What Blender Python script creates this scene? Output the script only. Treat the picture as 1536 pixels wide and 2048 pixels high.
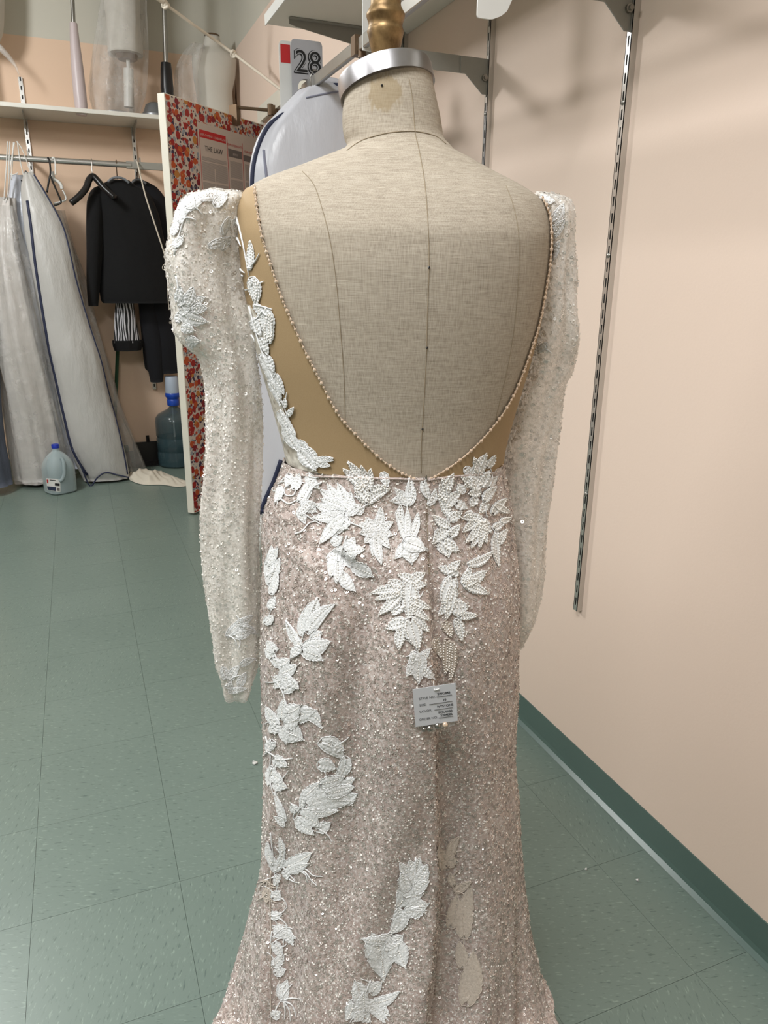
import bpy, math, random
import numpy as np
from mathutils import Vector, Matrix
from mathutils.bvhtree import BVHTree
random.seed(7); RNG = np.random.default_rng(7)
for o in list(bpy.data.objects): bpy.data.objects.remove(o)
SC = bpy.context.scene; COL = SC.collection
R = math.radians
# ------------------------------------------------------------------ camera
F, TH, PHI, H, ROLL = 1480.0, R(17.4), R(22.1), 1.30, 0.0095
cam = bpy.data.cameras.new('camera'); camo = bpy.data.objects.new('camera', cam); COL.objects.link(camo)
FWD = np.array([math.sin(PHI)*math.cos(TH), math.cos(PHI)*math.cos(TH), -math.sin(TH)])
_r0 = np.array([math.cos(PHI), -math.sin(PHI), 0.0]); _u0 = np.cross(_r0, FWD)
RT = _r0*math.cos(ROLL) + _u0*math.sin(ROLL); UP = _u0*math.cos(ROLL) - _r0*math.sin(ROLL)
CO = np.array([0, 0, H])
camo.matrix_world = Matrix(((RT[0], UP[0], -FWD[0], 0), (RT[1], UP[1], -FWD[1], 0), (RT[2], UP[2], -FWD[2], H), (0, 0, 0, 1)))
cam.sensor_fit = 'VERTICAL'; cam.sensor_height = 36; cam.lens = F/2048*36; cam.clip_start = 0.02
SC.camera = camo
# ------------------------------------------------------------------ light
SC.view_settings.view_transform = 'Standard'; SC.view_settings.look = 'None'
SC.view_settings.gamma = 1; SC.view_settings.exposure = 0.06; SC.view_settings.use_curve_mapping = False
w = bpy.data.worlds.new('world'); SC.world = w; w.use_nodes = True
w.node_tree.nodes['Background'].inputs[0].default_value = (1, .96, .9, 1); w.node_tree.nodes['Background'].inputs[1].default_value = .3
def area(name, loc, size, power, col=(1, .97, .92), rot=(0, 0, 0)):
    l = bpy.data.lights.new(name, 'AREA'); l.shape = 'RECTANGLE'; l.size, l.size_y = size; l.energy = power; l.color = col
    o = bpy.data.objects.new(name, l); o.location = loc; o.rotation_euler = rot; COL.objects.link(o); return o
def fill_lamp(loc, power):                                      # added point light to lift the upper back wall; no fitting known there
    l = bpy.data.lights.new('back_fill_lamp', 'POINT'); l.shadow_soft_size = .16; l.energy = power; l.color = (.985, .995, 1.0)
    o = bpy.data.objects.new('back_fill_lamp', l); o.location = loc; COL.objects.link(o)
LC = (.985, .995, 1.0)
area('ceiling_light', (-0.5, 0.15, 3.02), (.6, 1.2), 62, LC)
area('ceiling_light', (-2.3, 1.2, 3.02), (.6, 1.2), 60, LC)
area('ceiling_light', (-1.2, -1.8, 3.02), (.6, 1.2), 10, LC)
fill_lamp((-1.1, 3.7, 2.82), 92)
# ------------------------------------------------------------------ helpers
def ray(x, y): return FWD + RT*(x-768)/F - UP*(y-1024)/F
def onX(x, y, X): d = ray(x, y); return CO + d*(X/d[0])
def onY(x, y, Y): d = ray(x, y); return CO + d*(Y/d[1])
def onZ(x, y, Z=0.0): d = ray(x, y); return CO + d*((Z-H)/d[2])
FH = np.array([math.sin(PHI), math.cos(PHI), 0]); DF = 0.97      # the dress form stands DF ahead of the camera
def onV(x, y, v=0.0): d = ray(x, y); return CO + d*((DF+v)/(d@FH))
def U(p): return float(p@_r0)
def loc2w(u, v, z): return _r0*u + FH*(DF+v) + np.array([0, 0, z])
NT = {}
class N:                                                          # small node-tree writer
    def __init__(s, name):
        s.m = bpy.data.materials.new(name); s.m.use_nodes = True; s.t = s.m.node_tree; s.n = s.t.nodes
        s.b = s.n['Principled BSDF']; s.out = s.n['Material Output']; s._c = None
    def add(s, ty, **kw):
        nd = s.n.new(ty)
        for k, v in kw.items():
            if k in ('op',): nd.operation = v
            elif hasattr(nd, k) and not isinstance(k, int): setattr(nd, k, v)
        return nd
    def link(s, a, b): s.t.links.new(a, b)
    def co(s):
        if not s._c: s._c = s.add('ShaderNodeTexCoord')
        return s._c.outputs['Object']
    def map(s, sc=(1, 1, 1), rot=(0, 0, 0), loc=(0, 0, 0), src=None):
        m = s.add('ShaderNodeMapping'); m.inputs['Scale'].default_value = sc; m.inputs['Rotation'].default_value = rot
        m.inputs['Location'].default_value = loc; s.link(src or s.co(), m.inputs[0]); return m.outputs[0]
    def noise(s, scale, detail=3, src=None, rough=.55, sc=None, rot=(0, 0, 0)):
        n = s.add('ShaderNodeTexNoise'); n.inputs['Scale'].default_value = scale; n.inputs['Detail'].default_value = detail
        n.inputs['Roughness'].default_value = rough
        s.link(s.map(sc, rot) if sc else (src or s.co()), n.inputs['Vector']); return n.outputs['Fac']
    def ramp(s, fac, stops, interp='LINEAR'):
        r = s.add('ShaderNodeValToRGB'); r.color_ramp.interpolation = interp; e = r.color_ramp.elements
        while len(e) < len(stops): e.new(.5)
        for i, (p, c) in enumerate(stops):
            e[i].position = p; e[i].color = (c, c, c, 1) if not hasattr(c, '__len__') else (*c, 1)
        s.link(fac, r.inputs[0]); return r.outputs[0]
    def mix(s, fac, a, b, mode='MIX'):
        m = s.add('ShaderNodeMix'); m.data_type = 'RGBA'; m.blend_type = mode
        for v, i in ((fac, 0), (a, 6), (b, 7)):
            if hasattr(v, 'links'): s.link(v, m.inputs[i])
            else: m.inputs[i].default_value = v if i == 0 else (*v[:3], 1)
        return m.outputs[2]
    def math(s, op, a, b=0.0):
        m = s.add('ShaderNodeMath'); m.operation = op
        for v, i in ((a, 0), (b, 1)):
            if hasattr(v, 'links'): s.link(v, m.inputs[i])
            else: m.inputs[i].default_value = v
        return m.outputs[0]
    def col(s, c):
        if hasattr(c, 'links'): s.link(c, s.b.inputs['Base Color'])
        else: s.b.inputs['Base Color'].default_value = (*c, 1)
    def set(s, rough=.5, metal=0, **kw):
        s.b.inputs['Roughness'].default_value = rough; s.b.inputs['Metallic'].default_value = metal
        for k, v in kw.items(): s.b.inputs[k.replace('_', ' ')].default_value = v
        return s
    def bump(s, h, strength=.3, dist=.001):
        b = s.add('ShaderNodeBump'); b.inputs['Strength'].default_value = strength; b.inputs['Distance'].default_value = dist
        s.link(h, b.inputs['Height']); s.link(b.outputs[0], s.b.inputs['Normal'])
    def sheer(s, fac):                                            # see-through by share fac (1 = solid)
        mx = s.add('ShaderNodeMixShader'); tr = s.add('ShaderNodeBsdfTransparent')
        s.link(tr.outputs[0], mx.inputs[1]); s.link(s.b.outputs[0], mx.inputs[2])
        if hasattr(fac, 'links'): s.link(fac, mx.inputs[0])
        else: mx.inputs[0].default_value = fac
        s.link(mx.outputs[0], s.out.inputs[0])
def srgb(r, g, b):
    f = lambda c: (c/255/12.92) if c/255 <= .04045 else ((c/255+.055)/1.055)**2.4
    return (f(r), f(g), f(b))
def plain(name, c, rough=.5, metal=0, nz=0.0, nscale=20, **kw):
    n = N(name); c = srgb(*c)
    if nz:
        f = n.noise(nscale, 4); n.col(n.mix(f, tuple(x*(1-nz) for x in c), tuple(min(1, x*(1+nz)) for x in c)))
    else: n.col(c)
    n.set(rough, metal, **kw); return n.m
class MB:
    def __init__(s): s.v = []; s.f = []
    def grid(s, P, closed_u=False, closed_v=False):              # P: rows x cols x 3
        nr, nc = len(P), len(P[0]); o = len(s.v)
        for r in P:
            for p in r: s.v.append((float(p[0]), float(p[1]), float(p[2])))
        for i in range(nr-(0 if closed_v else 1)):
            for j in range(nc-(0 if closed_u else 1)):
                a = o+i*nc+j; b = o+i*nc+(j+1) % nc; i2 = (i+1) % nr
                s.f.append((a, b, o+i2*nc+(j+1) % nc, o+i2*nc+j))
        return o
    def cap(s, idx): s.f.append(tuple(idx))
    def box(s, c, d, rz=0.0, M=None):
        o = len(s.v); ca, sa = math.cos(rz), math.sin(rz)
        for x in (-.5, .5):
            for y in (-.5, .5):
                for z in (-.5, .5):
                    p = (x*d[0], y*d[1], z*d[2])
                    if M is not None: p = M @ Vector(p); s.v.append((c[0]+p[0], c[1]+p[1], c[2]+p[2]))
                    else: s.v.append((c[0]+p[0]*ca-p[1]*sa, c[1]+p[0]*sa+p[1]*ca, c[2]+p[2]))
        for q in ((0, 1, 3, 2), (4, 6, 7, 5), (0, 4, 5, 1), (2, 3, 7, 6), (0, 2, 6, 4), (1, 5, 7, 3)): s.f.append(tuple(o+i for i in q))
    def tube(s, pts, r, n=8, closed=False, flat=1.0):
        pts = [Vector(p) for p in pts]; k = len(pts); rows = []
        rr = r if hasattr(r, '__len__') else [r]*k
        prev = None
        for i, p in enumerate(pts):
            a = pts[i-1] if (i > 0 or closed) else p; b = pts[(i+1) % k] if (i < k-1 or closed) else p
            t = (b-a).normalized() if (b-a).length > 1e-9 else Vector((0, 0, 1))
            if prev is None:
                x = t.cross(Vector((0, 0, 1)));  x = x if x.length > 1e-3 else t.cross(Vector((1, 0, 0)))
            else: x = prev - t*prev.dot(t)
            x.normalize(); prev = x; y = t.cross(x)
            rows.append([p + x*(rr[i]*math.cos(2*math.pi*j/n)) + y*(rr[i]*flat*math.sin(2*math.pi*j/n)) for j in range(n)])
        o = s.grid(rows, closed_u=True, closed_v=closed)
        if not closed:
            s.cap([o+j for j in range(n)][::-1]); s.cap([o+(k-1)*n+j for j in range(n)])
    def lathe(s, prof, c=(0, 0, 0), n=24, M=None, cap=True):
        rows = []
        for (r, z) in prof:
            row = [Vector((r*math.cos(2*math.pi*j/n), r*math.sin(2*math.pi*j/n), z)) for j in range(n)]
            rows.append([(M @ p if M else p) + Vector(c) for p in row])
        o = s.grid(rows, closed_u=True)
        if cap:
            s.cap([o+j for j in range(n)][::-1]); s.cap([o+(len(prof)-1)*n+j for j in range(n)])
    def ball(s, c, r, n=6, m=4):
        o = len(s.v); s.v.append((c[0], c[1], c[2]-r))
        for i in range(1, m):
            a = math.pi*i/m
            for j in range(n): s.v.append((c[0]+r*math.sin(a)*math.cos(2*math.pi*j/n), c[1]+r*math.sin(a)*math.sin(2*math.pi*j/n), c[2]-r*math.cos(a)))
        s.v.append((c[0], c[1], c[2]+r)); t = len(s.v)-1
        for j in range(n):
            s.f.append((o, o+1+(j+1) % n, o+1+j)); s.f.append((t, o+1+(m-2)*n+j, o+1+(m-2)*n+(j+1) % n))
            for i in range(m-2): s.f.append((o+1+i*n+j, o+1+i*n+(j+1) % n, o+1+(i+1)*n+(j+1) % n, o+1+(i+1)*n+j))
    def prism(s, poly, ax, off, th):                              # extrude 2D poly: ax(a,b,t)->point
        n = len(poly); o = len(s.v)
        for t in (off, off+th):
            for (a, b) in poly: s.v.append(tuple(ax(a, b, t)))
        s.cap([o+i for i in range(n)][::-1]); s.cap([o+n+i for i in range(n)])
        for i in range(n): s.f.append((o+i, o+(i+1) % n, o+n+(i+1) % n, o+n+i))
    def build(s, name, m, parent=None, smooth=False, bevel=0, **props):
        me = bpy.data.meshes.new(name); me.from_pydata(s.v, [], s.f); me.update()
        if smooth:
            me.polygons.foreach_set('use_smooth', [True]*len(me.polygons))
            if smooth != 'all': me.set_sharp_from_angle(angle=R(40))
        me.materials.append(m)
        o = bpy.data.objects.new(name, me); COL.objects.link(o)
        if bevel:
            b = o.modifiers.new('bevel', 'BEVEL'); b.width = bevel; b.segments = 2; b.limit_method = 'ANGLE'
        par(o, parent)
        for k, v in props.items(): o[k] = v
        return o
def wl(o): return Vector(o.location) if o.type == 'EMPTY' else Vector((0, 0, 0))   # meshes carry world coordinates
def par(o, parent):
    if parent is not None:
        o.parent = parent; o.matrix_parent_inverse = Matrix.Translation(-wl(parent))
def thing(name, label, cat, loc, group=None):
    o = bpy.data.objects.new(name, None); o.empty_display_size = .05; o.location = tuple(float(c) for c in loc); COL.objects.link(o)
    return tag(o, label, cat, group)
def tag(o, label, cat, group=None):
    o['label'] = label; o['category'] = cat
    if group: o['group'] = group
    return o
def text(body, size, M, m, parent, name='printed_text', ax='LEFT', ext=0.0, sp=1.0, off=0.0):
    c = bpy.data.curves.new(name, 'FONT'); c.body = body; c.size = size; c.align_x = ax; c.extrude = ext; c.space_character = sp
    c.materials.append(m); c.offset = off; c.resolution_u = 4; t_ = bpy.data.objects.new('lettering', c); COL.objects.link(t_)
    me = bpy.data.meshes.new_from_object(t_.evaluated_get(bpy.context.evaluated_depsgraph_get())); bpy.data.objects.remove(t_)
    me.transform(M); o = bpy.data.objects.new(name, me); COL.objects.link(o)
    if parent is not None:
        o.parent = parent; o.matrix_parent_inverse = Matrix.Translation(-wl(parent))
    return o
def frame(o, x, n):                                               # matrix: x axis, normal n, origin o
    x = Vector(x).normalized(); n = Vector(n).normalized(); y = n.cross(x)
    return Matrix(((x[0], y[0], n[0], o[0]), (x[1], y[1], n[1], o[1]), (x[2], y[2], n[2], o[2]), (0, 0, 0, 1)))
def smoothpts(pts, k=6):
    P = [np.array(p, float) for p in pts]; out = []
    for i in range(len(P)-1):
        a = P[max(i-1, 0)]; b = P[i]; c = P[i+1]; d = P[min(i+2, len(P)-1)]
        for t in np.linspace(0, 1, k, endpoint=False):
            out.append(.5*((2*b)+(c-a)*t+(2*a-5*b+4*c-d)*t*t+(3*b-a-3*c+d)*t**3))
    out.append(P[-1]); return out
def pch(xs, ys, x):                                               # monotone cubic interpolation
    xs = np.array(xs, float); ys = np.array(ys, float); h = np.diff(xs); dl = np.diff(ys)/h; m = np.zeros(len(xs))
    m[0], m[-1] = dl[0], dl[-1]
    for i in range(1, len(xs)-1):
        if dl[i-1]*dl[i] > 0:
            w1 = 2*h[i]+h[i-1]; w2 = h[i]+2*h[i-1]; m[i] = (w1+w2)/(w1/dl[i-1]+w2/dl[i])
    x = np.clip(x, xs[0], xs[-1]); i = np.clip(np.searchsorted(xs, x)-1, 0, len(xs)-2); t = (x-xs[i])/h[i]
    return ((1+2*t)*(1-t)**2*ys[i] + t*(1-t)**2*h[i]*m[i] + t*t*(3-2*t)*ys[i+1] + t*t*(t-1)*h[i]*m[i+1])
# ------------------------------------------------------------------ materials
def m_wall(name, lo, hi, zs):
    n = N(name); g = n.add('ShaderNodeNewGeometry'); sp = n.add('ShaderNodeSeparateXYZ'); n.link(g.outputs['Position'], sp.inputs[0])
    f = n.math('GREATER_THAN', sp.outputs[2], zs)
    c = n.mix(f, srgb(*lo), srgb(*hi)); d = n.mix(n.noise(1.1, 2), c, n.mix(1.0, c, (1.0, .965, .955), 'MULTIPLY'))
    n.col(d); n.set(.75); n.bump(n.noise(170, 3), .12, .002); return n.m
M_WALL_R = m_wall('wall_paint', (233, 213, 197), (205, 203, 190), 2.73)
M_WALL_B = m_wall('back_wall_paint', (230, 202, 176), (205, 203, 190), 2.70)
M_WALL_F = plain('far_wall_paint', (186, 172, 158), .8, nz=.03)
M_CEIL = plain('ceiling_paint', (202, 200, 194), .8, nz=.03)
def m_tile():
    n = N('vinyl_tile'); g = n.add('ShaderNodeNewGeometry'); oi = n.add('ShaderNodeObjectInfo')
    ang = n.math('MULTIPLY', n.math('ROUND', n.math('MULTIPLY', oi.outputs['Random'], 3.0)), 1.571)
    vr = n.add('ShaderNodeVectorRotate'); vr.rotation_type = 'Z_AXIS'; n.link(g.outputs['Position'], vr.inputs['Vector']); n.link(n.math('ADD', ang, .35), vr.inputs['Angle'])
    base = n.mix(n.noise(3, 4, src=g.outputs['Position']), srgb(106, 122, 114), srgb(120, 136, 127))
    base = n.mix(n.math('MULTIPLY', oi.outputs['Random'], .2), base, srgb(120, 135, 127))
    m1 = n.map((55, 190, 1), src=vr.outputs[0]); f1 = n.noise(1, 2, src=m1)
    m2 = n.map((45, 170, 1), loc=(7, 3, 0), src=vr.outputs[0]); f2 = n.noise(1, 2, src=m2)
    base = n.mix(n.ramp(f1, [(.60, 0), (.72, .55)]), base, srgb(150, 168, 154))
    base = n.mix(n.ramp(f2, [(.60, 0), (.72, .5)]), base, srgb(60, 78, 74))
    n.col(base); n.set(.33); n.b.inputs['Specular IOR Level'].default_value = .45
    n.bump(n.noise(9, 3, src=g.outputs['Position']), .05, .004); return n.m
M_TILE = m_tile()
M_GROUT = plain('tile_bed', (66, 80, 74), .8)
M_BASE = plain('rubber_baseboard', (84, 106, 99), .28, nz=.06, nscale=6)
M_SHELF = plain('white_laminate', (222, 219, 210), .5, nz=.03, nscale=8)
M_CHROME = plain('chrome', (206, 204, 200), .27, .85, nz=.05, nscale=30)
M_STEEL = plain('zinc_steel', (158, 156, 150), .34, 1.0, nz=.08, nscale=40)
M_GREYP = plain('grey_painted_metal', (150, 148, 140), .42, nz=.05, nscale=20)
M_DARK = plain('gap_shade', (28, 27, 25), .7)  # near-black colour standing for the shade inside slots and channels
M_BLACKP = plain('black_plastic', (22, 21, 22), .32, nz=.1)
M_WHITEP = plain('white_plastic', (226, 226, 222), .38, nz=.03)
M_LILAC = plain('pale_lilac_plastic', (196, 182, 182), .4, nz=.05)
M_ROPE = plain('cotton_rope', (222, 212, 196), .9, nz=.12, nscale=300)
M_INK = plain('black_ink', (24, 24, 24), .7)
M_RED = plain('red_print', (196, 40, 42), .6)
M_BLUE = plain('blue_plastic', (30, 74, 178), .3, nz=.05)
M_CAPBLUE = plain('royal_blue_cap', (24, 52, 170), .35, nz=.05)
M_NAVY = plain('navy_piping', (38, 44, 72), .6, nz=.1, nscale=120)
def m_linen():
    n = N('linen_canvas')
    a = n.noise(1, 3, sc=(60, 60, 950)); b = n.noise(1, 3, sc=(950, 950, 50)); c = n.noise(5, 3)
    th = n.mix(.5, a, b); base = n.ramp(th, [(.28, srgb(132, 122, 107)), (.5, srgb(173, 162, 146)), (.72, srgb(197, 188, 172))])
    base = n.mix(n.ramp(c, [(.35, .0), (.75, .22)]), base, srgb(160, 146, 124))
    slub = n.ramp(n.noise(1, 1, sc=(35, 35, 420)), [(.70, 0), (.76, .35)]); base = n.mix(slub, base, srgb(214, 205, 186))
    # glue stain on the neck, where it is
    g = n.add('ShaderNodeNewGeometry'); nz = n.add('ShaderNodeTexNoise'); nz.inputs['Scale'].default_value = 70
    P = onV(770, 188, -.02)
    d = n.add('ShaderNodeVectorMath'); d.operation = 'DISTANCE'; n.link(g.outputs['Position'], d.inputs[0]); d.inputs[1].default_value = tuple(P)
    dd = n.math('ADD', d.outputs['Value'], n.math('MULTIPLY', nz.outputs['Fac'], .022))
    base = n.mix(n.ramp(dd, [(.029, .6), (.032, 0)]), base, srgb(148, 128, 92))
    n.col(base); n.set(.9); n.bump(th, .35, .0006); return n.m
M_LINEN = m_linen()
M_SEAM = plain('seam_thread', (146, 132, 110), .9, nz=.15, nscale=400)
M_ALU = plain('brushed_aluminium', (184, 182, 184), .33, 1.0, nz=.1, nscale=60)
def m_gold():
    n = N('worn_gold_paint'); f = n.noise(45, 5); n.col(n.mix(n.ramp(f, [(.35, 0), (.7, 1)]), srgb(98, 76, 46), srgb(166, 136, 92)))
    n.set(.42, .65); n.bump(f, .3, .002); return n.m
M_GOLD = m_gold()
def m_dress():
    n = N('blush_sequin_tulle'); f = n.noise(260, 4, rough=.7); g = n.noise(28, 3); t = n.noise(1, 4, sc=(420, 420, 160), rough=.7)
    c = n.mix(n.ramp(g, [(.3, 0), (.7, 1)]), srgb(170, 151, 143), srgb(192, 176, 167))
    c = n.mix(n.ramp(f, [(.50, 0), (.66, .85)]), c, srgb(240, 236, 232)); c = n.mix(n.ramp(t, [(.58, 0), (.7, .7)]), c, srgb(128, 106, 96))
    n.col(c); n.set(.6, Sheen_Weight=.3); n.bump(n.mix(.5, f, t), .8, .002); return n.m
M_DRESS = m_dress()
def m_sleeve():
    n = N('sheer_beaded_tulle'); f = n.noise(240, 4, rough=.7); g = n.noise(22, 3)
    n.col(n.mix(f, srgb(236, 226, 212), srgb(253, 251, 247))); n.set(.6, Sheen_Weight=.3)
    n.sheer(n.mix(.5, n.ramp(f, [(.42, .35), (.62, .95)]), n.ramp(g, [(.35, .4), (.65, .9)]))); n.bump(f, .6, .0015); return n.m
M_SLEEVE = m_sleeve()
def m_nude():
    n = N('nude_illusion_mesh'); f = n.noise(900, 2); n.col(n.mix(f, srgb(166, 138, 100), srgb(184, 158, 118))); n.set(.7); n.sheer(.82); return n.m
M_NUDE = m_nude()
def m_lace(name, c1, c2):
    n = N(name); f = n.noise(330, 4, rough=.7); n.col(n.mix(n.ramp(f, [(.3, 0), (.65, 1)]), srgb(*c1), srgb(*c2))); n.set(.55, Sheen_Weight=.4)
    n.bump(f, .7, .0012); return n.m
M_LACE = m_lace('white_embroidery', (206, 206, 202), (248, 249, 250))
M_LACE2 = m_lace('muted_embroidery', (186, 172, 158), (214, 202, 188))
def m_lacenet():
    n = N('lace_net'); v = n.add('ShaderNodeTexVoronoi'); v.inputs['Scale'].default_value = 120; n.link(n.co(), v.inputs[0])
    f = n.noise(60, 3); n.col(n.mix(f, srgb(206, 198, 182), srgb(240, 236, 226))); n.set(.6)
    n.sheer(n.mix(.6, n.ramp(v.outputs['Distance'], [(.2, .25), (.5, 1)]), n.ramp(f, [(.4, .4), (.6, 1)]))); n.bump(f, .6, .002); return n.m
M_NET = m_lacenet()
M_SEQ = plain('clear_silver_sequin', (212, 200, 192), .16, .55, nz=.2, nscale=500)
M_SEQ2 = plain('white_silver_sequin', (236, 233, 228), .16, .45, nz=.15, nscale=500)
M_PEARL = plain('pearl_bead', (240, 236, 228), .18, nz=.04, nscale=200, Coat_Weight=.5)
M_CRYSTAL = plain('champagne_crystal', (232, 208, 184), .08, .35, Coat_Weight=.6)
def m_film(name, c, solid, rough=.12):
    n = N(name); n.col(srgb(*c)); n.set(rough); n.b.inputs['Specular IOR Level'].default_value = .8
    f = n.noise(9, 4); n.sheer(n.ramp(f, [(.3, solid*.6), (.7, min(1, solid*1.4))])); n.bump(n.noise(14, 5), .9, .02); return n.m
M_FILM = m_film('clear_plastic_film', (225, 222, 218), .28)
def m_bag(name, c, solid=1.0, rough=.3, bs=.6):
    n = N(name); c = srgb(*c); f = n.noise(5, 4); n.col(n.mix(f, tuple(x*.9 for x in c), tuple(min(1, x*1.06) for x in c))); n.set(rough)
    if solid < 1: n.sheer(solid)
    n.bump(n.noise(1, 4, sc=(16, 16, 5)), bs, .02); return n.m
M_BAGW = m_bag('white_vinyl_bag', (216, 217, 224), bs=.22); M_BAGG = m_bag('frosted_grey_bag', (192, 190, 186), rough=.38)
M_BAGB = m_bag('pale_blue_vinyl', (205, 210, 220), rough=.25); M_BAGC = m_bag('clear_over_white_bag', (206, 201, 196), rough=.22); M_BAGD = m_bag('slate_blue_cloth', (84, 90, 104), rough=.7)
def m_black():
    n = N('black_wool'); n.col(srgb(9, 9, 11)); n.set(.95); n.bump(n.noise(60, 3), .4, .004); return n.m
M_BLACK = m_black(); M_NAVYW = plain('midnight_wool', (10, 11, 18), .9, nz=.2)
def m_zebra():
    n = N('zebra_print'); w_ = n.add('ShaderNodeTexWave'); w_.wave_type = 'BANDS'; w_.bands_direction = 'X'
    w_.inputs['Scale'].default_value = 13; w_.inputs['Distortion'].default_value = 7; w_.inputs['Detail'].default_value = 1.5; w_.inputs['Detail Scale'].default_value = 1.2
    n.link(n.map((1.4, .3, .45)), w_.inputs[0]); n.col(n.ramp(w_.outputs['Fac'], [(.52, srgb(18, 18, 20)), (.6, srgb(206, 204, 208))])); n.set(.7); return n.m
M_ZEBRA = m_zebra()
def m_floral():
    n = N('floral_paper'); c = None; co = n.map((1, 1, 1))
    base = n.mix(n.noise(8, 2), srgb(200, 186, 172), srgb(214, 202, 190))
    for i, (sc, th, cols) in enumerate([(25, .44, [(0, (160, 36, 32)), (.35, (190, 84, 40)), (.55, (130, 26, 40)), (.75, (190, 128, 60)), (.9, (160, 40, 34))]),
                                       (36, .38, [(0, (58, 42, 72)), (.3, (150, 158, 168)), (.6, (186, 70, 48)), (.8, (128, 30, 40))]),
                                       (60, .36, [(0, (52, 40, 60)), (.4, (180, 60, 50)), (.7, (140, 148, 160))])][::-1]):
        v = n.add('ShaderNodeTexVoronoi'); v.inputs['Scale'].default_value = sc; n.link(n.map((1, 1, 1), loc=(i*3.1, i*1.7, i)), v.inputs[0])
        sx = n.add('ShaderNodeSeparateColor'); n.link(v.outputs['Color'], sx.inputs[0])
        cc = n.ramp(sx.outputs[0], [(p, srgb(*q)) for p, q in cols], 'CONSTANT')
        cc = n.mix(n.ramp(v.outputs['Distance'], [(.07, 1), (.12, 0)]), cc, srgb(204, 168, 84))
        on = n.math('MULTIPLY', n.math('LESS_THAN', n.math('ADD', v.outputs['Distance'], n.math('MULTIPLY', n.noise(60, 1), .2)), th+.13), n.math('GREATER_THAN', sx.outputs[1], .08))
        base = n.mix(on, base, cc)
    n.col(base); n.set(.6); return n.m
M_FLORAL = m_floral()
M_DOORW = plain('white_door_paint', (226, 222, 208), .45, nz=.05, nscale=9)
def m_print():
    n = N('small_print'); w_ = n.add('ShaderNodeTexWave'); w_.bands_direction = 'Z'; w_.inputs['Scale'].default_value = 60; n.link(n.co(), w_.inputs[0])
    n.col(n.mix(n.ramp(w_.outputs['Fac'], [(.45, .15), (.6, .75)]), srgb(196, 186, 178), srgb(140, 134, 130))); n.set(.6); return n.m
M_PRINT = m_print(); M_POSTER = plain('poster_paper', (206, 194, 184), .4, nz=.03); M_PGREY = plain('grey_print', (112, 106, 104), .5)
def m_jug():
    n = N('milky_polyethylene'); n.col(srgb(186, 202, 205)); n.set(.3, Transmission_Weight=.35, IOR=1.2); n.sheer(.9); return n.m
M_JUG = m_jug()
def m_bottle(name, c, s):
    n = N(name); n.col(srgb(*c)); n.set(.12); n.b.inputs['Specular IOR Level'].default_value = .6; n.sheer(s); return n.m
M_BOT = m_bottle('teal_polycarbonate', (62, 84, 90), .70); M_WATER = m_bottle('bottle_water', (30, 54, 66), .85); M_PUMPW = plain('pale_pump_plastic', (176, 188, 204), .35)
M_GREEN = plain('dark_green_paint', (16, 62, 36), .4, nz=.1); M_CLOTH = plain('cream_cloth', (214, 206, 190), .9, nz=.12, nscale=14)
M_BUST = plain('white_jersey', (206, 202, 192), .85, nz=.05, nscale=14); M_BROWN = plain('brown_wood', (96, 70, 50), .6, nz=.2)
M_SLATE = plain('grey_base_plate', (140, 142, 144), .4, .5); M_CARD = plain('grey_card', (176, 176, 180), .55, nz=.03); M_CLAMP = plain('bronze_fitting', (112, 92, 72), .45, .7)
M_PADFOAM = plain('grey_satin_lining', (120, 124, 130), .5); M_LINT = plain('white_lint', (226, 226, 222), .9)
# ------------------------------------------------------------------ the room
XW, YB, ZC = 1.15, 5.62, 3.06
def struct(mb, name, m, **k): return mb.build(name, m, kind='structure', **k)
DY0, DY1, DZ = 3.86, 4.79, 2.19                                    # doorway in the right wall
b = MB()
b.box((XW+.06, (DY0-3)/2, ZC/2), (.12, DY0+3, ZC)); b.box((XW+.06, (DY1+YB+.12)/2, ZC/2), (.12, YB+.12-DY1, ZC)); b.box((XW+.06, (DY0+DY1)/2, (DZ+ZC)/2), (.12, DY1-DY0, ZC-DZ))
struct(b, 'wall_right', M_WALL_R)
b = MB(); b.box(((XW-4.5)/2, YB+.06, ZC/2), (XW+4.5, .12, ZC)); struct(b, 'wall_back', M_WALL_B)
b = MB(); b.box((-4.56, (YB-3)/2, ZC/2), (.12, YB+3, ZC)); struct(b, 'wall_left', M_WALL_F)
b = MB(); b.box(((XW-4.5)/2, -3.06, ZC/2), (XW+4.5, .12, ZC)); struct(b, 'wall_front', M_WALL_F)
b = MB(); b.box(((XW-4.5)/2, (YB-3)/2, ZC+.06), (XW+4.8, YB+3.3, .12)); struct(b, 'ceiling', M_CEIL)
b = MB(); b.box(((XW-4.5)/2+.6, (YB-3)/2, -.06), (XW+6, YB+3.3, .112)); fl = struct(b, 'floor', M_GROUT)
b = MB(); b.box((XW+.75, 4.3, 1.3), (.1, 2.6, 2.6)); struct(b, 'wall_corridor', M_WALL_R)
T = .3048; me0 = None; nt = 0                                     # 12 inch vinyl tiles, each a piece
for i in range(15):
    for j in range(20):
        x1 = 1.0+.3048-i*T; y0 = .806-2*T+j*T
        if nt >= 300: break
        xa, xb = x1-T, min(x1, XW)
        if me0 is None or xb < x1:
            b = MB(); b.box((0, 0, 0), (xb-xa-.0007, T-.0007, .004)); t_ = b.build('tile', M_TILE, fl)
            if xb == x1: me0 = t_.data
        else:
            t_ = bpy.data.objects.new('tile', me0); COL.objects.link(t_); par(t_, fl)
        t_.location = ((xa+xb)/2, y0+T/2, -.002); nt += 1
b = MB(); b.box((-4.0, 1.2, -.0025), (1.0, 8, .003)); b.box((-1, -2.2, -.0025), (4, 4.0, .003)); b.build('tile_field', M_TILE, fl, kind='stuff')
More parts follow.
